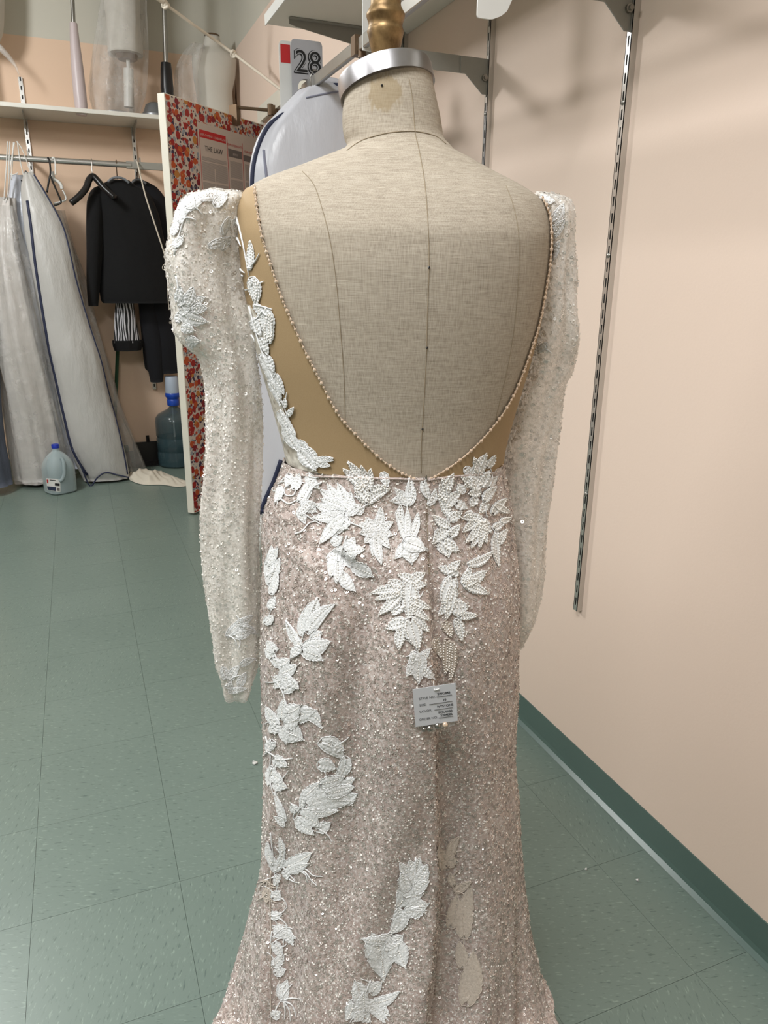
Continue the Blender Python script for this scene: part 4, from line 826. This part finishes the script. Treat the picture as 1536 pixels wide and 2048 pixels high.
# garment bags on the left
bagA = thing('garment_bag', 'tall frosted grey garment bag with a navy zip edge reaching the floor', 'garment bag', onY(150, 970, 5.15), 'garment bags on the back rail')
ab = yloft([(345, 48, 64, 5.260, 0.021), (370, 42, 82, 5.250, 0.042), (400, 42, 100, 5.240, 0.063), (430, 45, 118, 5.230, 0.077), (480, 50, 138, 5.210, 0.084), (560, 64, 155, 5.190, 0.091), (650, 82, 180, 5.170, 0.091), (720, 98, 203, 5.150, 0.098), (790, 115, 219, 5.140, 0.098), (850, 128, 237, 5.130, 0.098), (900, 143, 250, 5.120, 0.091), (950, 165, 260, 5.120, 0.070), (958, 170, 260, 5.120, 0.056)], 70, 44, .004, 3, .5)
ab.build('bag_body', M_BAGG, bagA, smooth='all'); BA = bvh(ab)
for nm, pth, r in (('zip_edge', [(55, 402), (62, 450), (70, 520), (82, 600), (97, 690), (110, 750), (128, 830), (146, 900), (175, 950)], .009), ('piping', [(68, 350), (95, 395), (128, 460), (152, 560), (180, 655), (202, 722), (217, 785), (232, 840), (246, 900), (255, 948)], .005)):
    b = MB(); b.tube(line(pth, B=BA, off=.001), r, 6); b.build(nm, M_NAVY, bagA, smooth='all')
b = MB(); P0 = [onY(x, y, 5.0) for x, y in ((172, 945), (210, 925), (258, 940))]
b.tube(line([(145, 898), (165, 940), (180, 972), (195, 955), (212, 945), (235, 950), (258, 955)], Y=5.03), .005, 6); b.build('hem_piping', M_NAVY, bagA, smooth='all')
b = MB(); pts = line([(35, 283), (40, 320), (52, 370), (62, 400)], Y=RY-.025); b.tube(pts, .012, 6, flat=.3); b.tube(line([(33, 283), (45, 300), (62, 350), (75, 410)], Y=RY-.03), .010, 6, flat=.3); b.build('hanger_loop', M_WHITEP, bagA, smooth='all')
b = MB(); b.tube(line([(42, 360), (50, 368), (58, 362), (56, 350), (50, 345), (52, 400)], Y=RY-.06), .004, 6); b.build('hook', M_BLACKP, bagA, smooth='all')
bagP = thing('garment_bag', 'pale blue glossy garment bag squeezed left of the frosted one', 'garment bag', onY(110, 905, 5.2), 'garment bags on the back rail')
pb = yloft([(350, 22, 52, 5.410, 0.017), (380, 18, 56, 5.390, 0.039), (430, 14, 62, 5.370, 0.050), (500, 18, 72, 5.340, 0.061), (560, 22, 82, 5.320, 0.066), (650, 36, 98, 5.300, 0.072), (720, 52, 113, 5.290, 0.077), (800, 80, 132, 5.280, 0.072), (880, 108, 152, 5.270, 0.061), (935, 130, 172, 5.270, 0.039)], 60, 40, .009, 4, 1.1)
pb.build('bag_body', M_BAGB, bagP, smooth='all')
b = MB(); b.tube(line([(27, 285), (25, 320), (23, 360)], Y=RY-.025), .011, 6, flat=.3); b.tube(line([(29, 285), (20, 345), (36, 346)], Y=RY-.03), .003, 6); b.build('hanger_loop', M_WHITEP, bagP, smooth='all')
bagW = thing('garment_bag', 'clear plastic covered white garment bag at the left edge', 'garment bag', onY(60, 975, 5.16), 'garment bags on the back rail')
wb = yloft([(395, -6, 24, 5.300, 0.022), (430, -14, 28, 5.280, 0.053), (500, -22, 36, 5.250, 0.083), (600, -22, 60, 5.220, 0.098), (700, -14, 80, 5.200, 0.112), (800, 4, 104, 5.200, 0.112), (880, 18, 118, 5.200, 0.105), (940, 26, 126, 5.200, 0.098), (962, 30, 128, 5.200, 0.090)], 60, 44, .012, 5, 2.2)
wb.build('bag_body', M_BAGC, bagW, smooth='all')
wf = yloft([(412, -4, 26, 5.26, .05), (500, -18, 46, 5.2, .10), (600, -20, 72, 5.16, .12), (700, -8, 92, 5.14, .13), (800, 12, 112, 5.13, .14), (880, 24, 128, 5.12, .14), (955, 30, 150, 5.12, .13)], 50, 44, .016, 7, .3)
wf.build('plastic_cover', M_FILM, bagW, smooth='all')
b = MB(); b.tube(line([(15, 283), (13, 330), (8, 400)], Y=RY-.025), .012, 6, flat=.3); b.tube(line([(20, 283), (18, 330), (16, 385), (4, 430)], Y=RY-.03), .010, 6, flat=.3); b.build('hanger_loop', M_WHITEP, bagW, smooth='all')
bagS = thing('garment_bag', 'slate blue cloth garment bag low in the left corner', 'garment bag', onY(-10, 985, 5.0), 'garment bags on the back rail')
yloft([(440, -60, -30, 5.2, .03), (600, -90, -12, 5.12, .08), (760, -90, 0, 5.08, .1), (880, -80, 8, 5.05, .1), (930, -80, 18, 5.04, .1), (972, -80, 26, 5.04, .1)], 40, 36, .006, 4).build('bag_body', M_BAGD, bagS, smooth='all')
film = yloft([(420, 88, 124, 5.420, 0.014), (560, 120, 166, 5.420, 0.035), (640, 140, 190, 5.420, 0.049), (720, 160, 213, 5.420, 0.063), (800, 178, 236, 5.420, 0.070), (880, 196, 266, 5.400, 0.077), (930, 210, 288, 5.380, 0.077), (942, 215, 292, 5.380, 0.077)], 50, 40, .014, 6, 1.0)
tag(film.build('plastic_garment_cover', M_FILM, None, smooth='all'), 'clear plastic cover flaring behind the frosted grey bag', 'garment cover')
# white bag on the right rail
bagR = thing('garment_bag', 'white vinyl garment bag with navy piping on the right rail', 'garment bag', (.80, 2.45, .25))
YR = 2.42
rb = yloft([(168, 640, 700, YR, .012), (178, 612, 740, YR, .03), (200, 590, 790, YR, .045), (235, 560, 830, YR, .055), (270, 530, 850, YR, .06), (310, 512, 862, YR, .062), (360, 503, 868, YR, .064), (500, 505, 868, YR, .07), (700, 506, 862, YR, .07), (900, 508, 856, YR, .07), (1040, 512, 850, YR, .065)], 60, 48, .006, 4, .7, 2.6)
rb.build('bag_body', M_BAGW, bagR, smooth='all'); BR = bvh(rb)
b = MB(); b.tube(line([(700, 172), (660, 171), (628, 177), (606, 198), (590, 214), (560, 234), (535, 255), (515, 298), (506, 340), (504, 375)], Y=YR-.01), .007, 8); b.build('piping', M_NAVY, bagR, smooth='all')
M_TAPE = plain('grey_seam_tape', (140, 142, 160), .6)
for q in ([(528, 300), (532, 340), (536, 372)], [(612, 196), (660, 186), (700, 180)]):
    b = MB(); b.tube(line(q, B=BR, off=.001), .005, 6, flat=.5); b.build('inner_seam', M_TAPE, bagR, smooth='all')
b = MB(); b.tube(line([(562, 920), (548, 960), (530, 1000), (515, 1040)], B=BR, off=.002), .0075, 6); b.tube(line([(513, 1030), (520, 1022), (530, 1026), (528, 1036)], Y=YR-.08), .006, 6); b.build('zip_edge', M_NAVY, bagR, smooth='all')
b = MB(); b.tube([onY(523, 1030, YR-.06), onY(521, 1060, YR-.06), onY(518, 1125, YR-.05)], .006, 6); b.build('tie_tape', M_WHITEP, bagR, smooth='all')
hz = RZ+.018
b = MB(); hk = [onY(656, 168, YR-.0)]; hx = onY(656, 160, YR)[0]
b.tube([(RX+.03, YR, 1.80), (RX+.02, YR, 1.815), (RX-.012, YR, 1.845), (RX-.016, YR, 1.88), (RX-.004, YR, 1.902), (RX+.012, YR, 1.9), (RX+.019, YR, 1.875), (RX+.019, YR, 1.858)], .0018, 6); b.build('hanger_hook', M_STEEL, bagR, smooth='all')
b = MB(); b.tube(line([(632, 176), (645, 164), (660, 162), (676, 166), (690, 178)], Y=YR), .011, 8); b.build('collar_gather', M_BAGW, bagR, smooth='all')
# jackets, skirt, hangers
j1 = thing('jacket', 'black jacket hanging under the shelf left of the floral door', 'jacket', onY(250, 610, 5.3))
yloft([(360, 222, 258, 5.34, .02), (368, 208, 268, 5.34, .045), (380, 186, 292, 5.34, .06), (398, 178, 306, 5.34, .075), (430, 186, 318, 5.34, .085), (500, 200, 330, 5.34, .09), (560, 200, 338, 5.34, .09), (600, 204, 345, 5.34, .085), (606, 208, 345, 5.34, .08)], 44, 36, .004, 4).build('body', M_BLACK, j1, smooth='all')
yloft([(388, 182, 205, 5.32, .04), (400, 174, 208, 5.32, .055), (440, 172, 206, 5.31, .06), (520, 172, 203, 5.31, .055), (580, 174, 199, 5.31, .05), (612, 177, 196, 5.31, .045)], 30, 20, .003, 3).build('sleeve', M_BLACK, j1, smooth='all')
b = MB(); b.tube(line([(216, 364), (224, 357), (236, 355), (248, 358), (258, 366)], Y=5.28), .012, 8, flat=.6); b.build('collar', M_PADFOAM, j1, smooth='all')
j2 = thing('jacket', 'long midnight blue coat hanging deepest behind the black jacket', 'jacket', onY(315, 765, 5.34))
yloft([(362, 268, 292, 5.48, .02), (372, 258, 312, 5.48, .05), (395, 270, 330, 5.48, .07), (430, 270, 342, 5.48, .08), (560, 275, 360, 5.48, .085), (660, 282, 372, 5.48, .08), (735, 290, 372, 5.48, .075), (745, 300, 372, 5.48, .07)], 40, 30, .004, 4, 1.).build('body', M_NAVYW, j2, smooth='all')
yloft([(600, 276, 310, 5.43, .04), (680, 285, 326, 5.43, .045), (740, 297, 328, 5.43, .04), (764, 302, 326, 5.43, .035)], 24, 18, .002, 3).build('sleeve', M_NAVYW, j2, smooth='all')
b = MB(); b.tube(line([(262, 368), (270, 360), (282, 360), (292, 368)], Y=5.42), .012, 8, flat=.6); b.build('collar', M_PADFOAM, j2, smooth='all')
zs = thing('zebra_skirt', 'black and white zebra print skirt showing below the black jacket', 'skirt', onY(254, 700, 5.36))
yloft([(560, 236, 262, 5.40, .03), (592, 232, 266, 5.40, .04), (640, 228, 272, 5.40, .05), (685, 226, 281, 5.40, .055)], 30, 30, .004, 6).build('skirt_body', M_ZEBRA, zs, smooth='all')
yloft([(680, 225, 283, 5.40, .06), (690, 226, 283, 5.40, .06), (701, 230, 280, 5.40, .057)], 10, 30, .006, 8).build('black_hem', M_BLACK, zs, smooth='all')
h1 = thing('coat_hanger', 'wide black plastic coat hanger turned out before the black jacket', 'hanger', onY(187, 320, 5.28))
b = MB(); q1 = [onY(142, 406, 5.20), onY(158, 393, 5.21), onY(172, 376, 5.23), onY(178, 360, 5.25), onY(186, 353, 5.26), onY(196, 362, 5.24), onY(208, 376, 5.22), onY(221, 388, 5.2), onY(230, 396, 5.18)]
b.tube(smoothpts(q1, 4), .026, 10, flat=.75); b.build('hanger_arms', M_BLACKP, h1, smooth='all')
b = MB(); b.tube([onY(185, 354, 5.26), onY(184, 340, 5.28), (onY(184, 330, 5.3)[0], 5.276, 1.972), (onY(184, 330, 5.3)[0], 5.29, 1.993), (onY(184, 330, 5.3)[0], 5.31, 1.993), (onY(184, 330, 5.3)[0], 5.322, 1.975)], .0025, 6); b.build('hook', M_CHROME, h1, smooth='all')
for px_, par_ in ((233, j1), (275, j2)):
    xh = onY(px_, 330, 5.3)[0]; Yc = 5.34 if par_ is j1 else 5.42
    b = MB(); b.tube([(xh, Yc, onY(px_, 358, Yc)[2]), (xh, 5.33, 1.94), (xh, 5.325, 1.98), (xh, 5.31, 1.995), (xh, 5.29, 1.995), (xh, 5.278, 1.975)], .003, 6); b.build('hanger_hook', M_CLAMP, par_, smooth='all')
h2 = thing('coat_hanger', 'thin black plastic hanger edge on beside the white one', 'hanger', onY(110, 400, 5.28))
b = MB(); b.tube(line([(95, 315), (99, 322), (101, 345), (98, 360), (94, 385)], Y=5.27), .006, 6); b.tube(line([(101, 352), (109, 372), (118, 392), (122, 405), (112, 410), (108, 411)], Y=5.26), .006, 6); b.build('frame', M_BLACKP, h2, smooth='all')
h3 = thing('coat_hanger', 'white plastic hanger hooked beside the thin black one', 'hanger', onY(118, 400, 5.3))
b = MB(); b.tube(line([(104, 318), (106, 315), (110, 322), (111, 350)], Y=5.27), .005, 6); b.tube(line([(104, 343), (108, 358), (116, 363), (122, 370), (124, 378)], Y=5.3), .010, 8); b.tube(line([(125, 380), (131, 392), (131, 400), (120, 404), (107, 407)], Y=5.3), .005, 6); b.build('frame', M_WHITEP, h3, smooth='all')
st = thing('string', 'white string hanging from the rail across the black jacket', 'string', onY(300, 430, 5.2))
b = MB(); xs_ = onY(275, 330, 5.28)[0]; b.tube([Vector((xs_+.02, 5.325, 1.93)), Vector((xs_+.01, 5.312, 1.99)), Vector((xs_, 5.30, 1.996)), Vector((xs_, 5.27, 1.985))]+line([(281, 352), (292, 395), (310, 450), (328, 505), (335, 530)], Y=5.2), .0045, 6); b.build('cord', M_ROPE, st, smooth='all')
b = MB(); b.tube(line([(334, 528), (327, 530), (325, 537), (331, 541), (335, 534), (335, 575), (338, 620)], Y=5.2), .0025, 6); b.build('loop', M_ROPE, st, smooth='all')
# things on the back shelf
p1 = thing('reach_pole', 'thin pole with a long tapered pale lilac handle on the shelf', 'pole', onY(162, 233, 5.3))
b = MB(); b.tube([onY(x, y, 5.30) for x, y in ((147, 46), (149, 75), (154, 130), (160, 190), (162.5, 214), (163, 231))], [.021, .026, .034, .037, .036, .030], 16); b.build('grip', M_LILAC, p1, smooth=True)
b = MB(); b.tube([onY(143, -40, 5.30), onY(147, 48, 5.30)], .012, 12); b.build('rod', M_STEEL, p1, smooth=True)
p2 = thing('reach_pole', 'steel pole with a short black grip above the floral door edge', 'pole', onY(336, 245, 5.32))
b = MB(); b.tube([onY(x, y, 5.32) for x, y in ((332, 126), (332.5, 140), (334, 175), (335, 190), (336, 246))], [.030, .034, .039, .037, .036], 16); b.build('grip', M_BLACKP, p2, smooth=True)
b = MB(); b.tube([onY(327, -40, 5.32), onY(332, 128, 5.32)], .014, 12); b.build('rod', M_STEEL, p2, smooth=True)
f1 = thing('wrapped_dress_form', 'small white dress form wrapped in clear plastic on the shelf', 'dress form', onY(245, 237, 5.42))
yloft([(-90, 200, 300, 5.42, .10), (0, 207, 280, 5.42, .10), (50, 213, 280, 5.42, .11), (95, 215, 286, 5.42, .115), (110, 216, 286, 5.42, .115)], 30, 32).build('torso', M_BUST, f1, smooth='all')
yloft([(110, 230, 276, 5.42, .07), (120, 236, 274, 5.42, .06)], 4, 24).build('base_ring', M_CLAMP, f1, smooth=True)
b = MB(); b.tube([onY(256, 118, 5.42), onY(257, 140, 5.42)], .012, 10); b.tube([onY(257, 138, 5.42), onY(258, 215, 5.42)], .03, 12); b.build('stem', M_WHITEP, f1, smooth=True)
b = MB(); pz = onY(240, 235, 5.42); b.lathe([(.115, 0), (.115, .012), (.05, .03)], (pz[0]-.02, 5.42, ZS+.001), 28); b.build('base', M_SLATE, f1, smooth=True)
yloft([(-90, 190, 305, 5.42, .13), (0, 203, 292, 5.42, .13), (60, 195, 293, 5.42, .15), (110, 186, 293, 5.42, .16), (180, 178, 290, 5.42, .165), (222, 186, 278, 5.42, .16), (234, 190, 274, 5.42, .15)], 60, 56, .007, 7, .4).build('plastic_wrap', M_FILM, f1, smooth='all')
f2 = thing('bust_form', 'white torso bust form in the back corner under loose plastic', 'dress form', onY(415, 235, 5.42))
yloft([(72, 411, 438, 5.42, .04), (80, 409, 440, 5.42, .05), (98, 404, 446, 5.42, .055), (106, 394, 462, 5.42, .07), (118, 384, 472, 5.42, .085), (150, 386, 470, 5.42, .10), (185, 392, 464, 5.42, .095), (215, 396, 466, 5.42, .1), (262, 392, 474, 5.42, .11)], 40, 32, 0, ex=2.2).build('torso', M_BUST, f2, smooth='all')
b = MB(); q = onY(424, 72, 5.42); b.lathe([(.046, 0), (.048, .004), (.044, .009)], (q[0], 5.42, q[2]-.002), 20); b.build('neck_cap', M_CLAMP, f2, smooth=True)
b = MB(); q = onY(430, 256, 5.42); b.lathe([(.12, 0), (.12, ZS*0+.015), (.03, .03), (.03, max(.04, q[2]-ZS))], (q[0], 5.42, ZS+.001), 24); b.build('base', M_SLATE, f2, smooth=True)
yloft([(88, 384, 408, 5.36, .03), (110, 366, 404, 5.36, .06), (150, 352, 398, 5.36, .08), (200, 352, 400, 5.36, .08), (258, 356, 402, 5.36, .07)], 36, 30, .008, 5).build('plastic_wrap', M_FILM, f2, smooth='all')
sp = thing('backing_board', 'thin curved brown board edge beside the white bust form', 'board', onY(478, 240, 5.5))
b = MB(); b.tube([onY(x, y, 5.53) for x, y in ((466, 112), (472, 135), (474, 165), (472, 195), (476, 225), (482, 262))], [.008, .014, .018, .014, .014, .016], 8, flat=.5); b.build('edge', M_BROWN, sp, smooth='all')
q = onY(312, 240, 5.4); pl = thing('form_base_plate', 'round grey stand base beside the black gripped pole', 'stand base', (q[0], 5.42, ZS))
b = MB(); b.lathe([(.085, 0), (.085, .014), (.07, .03), (.055, .07), (.03, .085)], (q[0], 5.42, ZS+.012), 28); b.build('plate', M_SLATE, pl, smooth=True)
b = MB(); b.lathe([(.095, 0), (.095, .011)], (q[0], 5.42, ZS+.001), 28); b.build('rim', M_BLACKP, pl, smooth=True)
f3 = thing('dress_form_edge', 'white dress form cut by the left picture edge on shelf', 'dress form', onY(-30, 220, 5.42))
yloft([(-60, -70, 8, 5.42, .1), (20, -66, 8, 5.42, .11), (60, -62, 6, 5.42, .1), (88, -58, -4, 5.42, .08)], 24, 28).build('torso', M_BUST, f3, smooth='all')
b = MB(); q = onY(-30, 220, 5.42); b.tube([(q[0], 5.42, ZS+.005), (q[0], 5.42, onY(-30, 80, 5.42)[2])], .014, 10); b.lathe([(.13, 0), (.13, .012), (.03, .03)], (q[0], 5.42, ZS+.001), 24); b.build('stand', M_SLATE, f3, smooth=True)
b = MB(); b.tube(line([(-6, 90), (8, 104), (22, 120), (32, 134), (38, 150)], Y=5.38), [.03, .034, .036, .035, .033, .032, .03, .03, .028, .028, .026, .024, .022, .02, .018, .016, .014, .012, .01, .008, .006], 10, flat=.5); b.build('plastic_tail', M_FILM, f3, smooth='all')
# rope and the hook it is tied to
rp = thing('rope', 'white knotted rope slung from the ceiling to the right wall', 'rope', onX(575, 188, XW-.03))
A = onY(296, -14, 4.3); Bp = onX(576, 190, XW-.03); q = [A, onY(331, 9, 4.36), onY(385, 48, 4.42), onY(468, 108, 4.5), Bp]
b = MB(); b.tube(smoothpts(q, 6), .0075, 8); b.tube([A, A+np.array([-.12, -.02, .35])], .0075, 8); b.build('cord', M_ROPE, rp, smooth='all')
for x, y, Y in ((331, 9, 4.36), (468, 108, 4.5)):
    c = Vector(onY(x, y, Y)); b = MB(); b.tube([c+Vector((.014*math.cos(a), .012*math.sin(2*a), .014*math.sin(a))) for a in np.linspace(0, 6.28, 12, endpoint=False)], .008, 6, closed=True); b.ball(c, .015, 8, 6); b.build('knot', M_ROPE, rp, smooth='all')
wh = onX(575, 183, XW-.015); hk = thing('wall_hook', 'small brown hook on the right wall holding the rope end', 'hook', wh)
b = MB(); b.box((XW-.004, wh[1], wh[2]), (.008, .03, .11)); b.build('plate', M_BROWN, hk, bevel=.002); b = MB(); b.tube([(XW-.008, wh[1], wh[2]), (XW-.03, wh[1], wh[2]-.01), (XW-.035, wh[1], wh[2]+.015)], .005, 6); b.build('prong', M_CLAMP, hk, smooth=True)
# ------------------------------------------------------------------ on the floor
jc = onZ(122, 983); jz = 0.0
jg = thing('water_jug', 'clear plastic gallon water jug with blue cap on the floor', 'jug', jc)
def sq(prof, c, n=28, ex=3.2, rot=.5):
    b = MB(); rows = []
    for r, z in prof:
        row = []
        for j in range(n):
            a = 2*math.pi*j/n; s, k_ = math.sin(a), math.cos(a); e = ex if z < .16 else 2+(ex-2)*max(0, (.24-z)/.08)
            x, y = r*math.copysign(abs(s)**(2/e), s), r*math.copysign(abs(k_)**(2/e), k_); row.append((c[0]+x*math.cos(rot)-y*math.sin(rot), c[1]+x*math.sin(rot)+y*math.cos(rot), c[2]+z))
        rows.append(row)
    o = b.grid(rows, closed_u=True); b.cap([o+j for j in range(n)][::-1]); b.cap([o+(len(prof)-1)*n+j for j in range(n)]); return b
JS = 1.12
jb = sq([(r*JS, z*JS) for r, z in [(.068, .001), (.076, .008), (.078, .04), (.078, .11), (.077, .14), (.073, .165), (.066, .185), (.054, .205), (.038, .222), (.024, .232), (.019, .238), (.019, .252)]], jc)
jb.build('body', M_JUG, jg, smooth=True); BJ = bvh(jb)
b = MB(); b.lathe([(.023, 0), (.023, .02), (.021, .024)], (jc[0], jc[1], .252*JS), 20); b.build('cap', M_CAPBLUE, jg, smooth=True)
b = MB(); hp_ = line([(122, 917), (126, 925), (127, 938), (127, 948), (123, 958), (118, 962)], B=BJ, off=.008); b.tube(hp_, .011, 8); b.build('handle', M_JUG, jg, smooth='all')
def patch(B, quad, nx, ny, off):
    (a, b_, c, d) = [np.array(p, float) for p in quad]; rows = []
    for i in range(ny+1):
        row = []
        for j in range(nx+1):
            p = (a*(1-j/nx)+b_*j/nx)*(1-i/ny)+(d*(1-j/nx)+c*j/nx)*i/ny; h = hit(B, p[0], p[1], off, 9)
            if h is None: return None
            row.append(h[0])
        rows.append(row)
    m = MB(); m.grid(rows); return m
for quad, mm, nm, off in ((((93, 956), (120, 959), (121, 984), (95, 980)), M_WHITEP, 'label', .002), (((110, 966), (119, 967), (119, 972), (110, 971)), M_INK, 'label_panel', .003), (((95, 972), (112, 974), (112, 982), (96, 979)), plain('label_navy', (44, 54, 78), .5), 'label_panel', .003), (((94, 959), (97, 959), (97, 966), (95, 966)), M_RED, 'label_panel', .003), (((100, 959), (111, 960), (111, 961.2), (100, 960.5)), M_INK, 'label_panel', .003), (((114, 975), (119, 976), (119, 982), (114, 981)), M_PGREY, 'label_panel', .003)):
    m = patch(BJ, quad, 4, 3, off)
    if m: m.build(nm, mm, jg, smooth='all')
jw = sq([(r*JS, z*JS) for r, z in [(.062, .006), (.072, .012), (.074, .04), (.074, .10), (.072, .13)]], jc); jw.build('water', m_bottle('jug_water', (176, 192, 192), .6), jg, smooth=True)
bc = np.array([onY(361, 940, 5.3)[0], 5.44, 0]); wbt = thing('water_bottle', 'big teal five gallon water bottle with blue hand pump', 'bottle', bc)
prof = [(.118, .001), (.132, .012), (.135, .05), (.135, .10), (.130, .108), (.130, .116), (.135, .124), (.135, .20), (.130, .208), (.130, .216), (.135, .224), (.135, .32), (.130, .35), (.112, .375), (.075, .395), (.045, .41), (.030, .425), (.028, .47)]
b = MB(); b.lathe(prof, bc, 40); b.build('body', M_BOT, wbt, smooth=True)
b = MB(); b.lathe([(.11, .008), (.128, .02), (.128, .21), (.12, .215)], bc, 32); b.build('water', M_WATER, wbt, smooth=True)
b = MB(); b.lathe([(.040, .435), (.043, .44), (.043, .475), (.040, .48), (.044, .49), (.052, .5), (.052, .52), (.048, .525)], bc, 28); b.build('pump_base', M_BLUE, wbt, smooth=True)
b = MB(); b.lathe([(.048, .525), (.049, .54), (.046, .63), (.04, .64)], bc, 28); b.build('pump_head', M_PUMPW, wbt, smooth=True)
b = MB(); b.tube([(bc[0]-.01, bc[1]-.05, .03), (bc[0]-.01, bc[1]-.02, .44)], .006, 8); b.build('suction_tube', M_WHITEP, wbt, smooth=True)
dc = onY(292, 925, 5.54); dpn = thing('dustpan', 'black plastic dustpan behind the teal water bottle', 'dustpan', (dc[0], 5.5, 0))
b = MB(); x0, x1 = onY(268, 900, 5.5)[0], onY(330, 900, 5.5)[0]
b.prism([(5.44, .004), (5.44, .012), (5.58, .15), (5.59, .145), (5.59, .004)], lambda a, c, t: (t, a, c), x0, .006); b.prism([(5.44, .004), (5.44, .012), (5.58, .15), (5.59, .145), (5.59, .004)], lambda a, c, t: (t, a, c), x1-.006, .006)
b.box(((x0+x1)/2, 5.585, .08), (x1-x0, .006, .15)); b.box(((x0+x1)/2, 5.52, .007), (x1-x0, .14, .006)); b.build('pan', M_BLACKP, dpn)
b = MB(); b.tube([((x0+x1)/2, 5.585, .15), ((x0+x1)/2, 5.595, .2)], .012, 8); b.build('handle', M_BLACKP, dpn, smooth=True)
bm_ = thing('broom', 'dark green broom handle leaning on the back wall', 'broom', onY(226, 925, 5.45))
b = MB(); pt_ = onY(241, 560, 5.58); b.tube([onY(228, 880, 5.47), pt_], .012, 8); b.build('handle', M_GREEN, bm_, smooth=True)
b = MB(); q = onY(227, 890, 5.46); b.box((q[0], q[1], .14), (.2, .04, .05)); b.build('head', M_GREEN, bm_, bevel=.01)
b = MB()
for i in range(40): b.tube([(q[0]-.095+.19*i/39, q[1]+random.uniform(-.015, .015), .118), (q[0]-.11+.22*i/39, q[1]+random.uniform(-.03, .03), .004)], .003, 4)
b.build('bristles', M_BLACKP, bm_, kind='stuff')
cl_ = []                                                          # crumpled cloth
rows = []
for i in range(46):
    t = i/45; row = []
    for j in range(20):
        s = j/19; x = 258+122*t; yc = 953+14*t+2*math.sin(t*9); hw = (15-5*t)*math.sin(math.pi*min(1, max(.0, t*.9+.08)))**.4
        p = onZ(x+3*math.sin(s*7+t*4), yc+hw*(2*s-1)*1.0); e = math.sin(math.pi*s)**.7*math.sin(math.pi*min(1, t*.94+.06))**.5
        z = .004+e*(.014+.030*(1-abs(math.sin(t*11+s*3.2)))+.016*(1-abs(math.sin(t*23-s*6+1)))+.035*math.exp(-((t-.28)/.2)**2))*(1-.45*t); row.append((p[0], p[1], max(.003, z)))
    rows.append(row)
b = MB(); b.grid(rows); tag(b.build('floor_cloth', M_CLOTH, None, smooth='all'), 'crumpled cream cloth on the floor beside the water bottle', 'cloth')
lt = [('lint_thread', 'white scrap of thread on the floor left of the gown', (513, 1527), .012), ('lint_scrap', 'white paper crumb on the floor nearer the gown hem', (1170, 1742), .006), ('lint_scrap', 'white paper crumb on the floor nearer the green baseboard', (1270, 1763), .007)]
for nm, lb, (x, y), r in lt:
    c = onZ(x, y); b = MB()
    for k_ in range(5 if nm == 'lint_thread' else 2):
        o_ = np.array([random.uniform(-r, r), random.uniform(-r*.4, r*.4), .0]); b.tube([c+o_+np.array([0, 0, .002]), c+o_+np.array([random.uniform(-r, r)*.6, random.uniform(-r, r)*.6, .005]), c+o_*.3+np.array([r*.4, 0, .002])], .002, 5)
    tag(b.build(nm, M_LINT, None, smooth='all'), lb, 'lint')
a_, c_ = onZ(1244, 1635, .003), onZ(1271, 1654, .003); b = MB(); b.tube([a_, c_], .0016, 6); tag(b.build('thin_stick', M_CLOTH, None), 'thin pale stick on the floor against the green baseboard', 'stick')
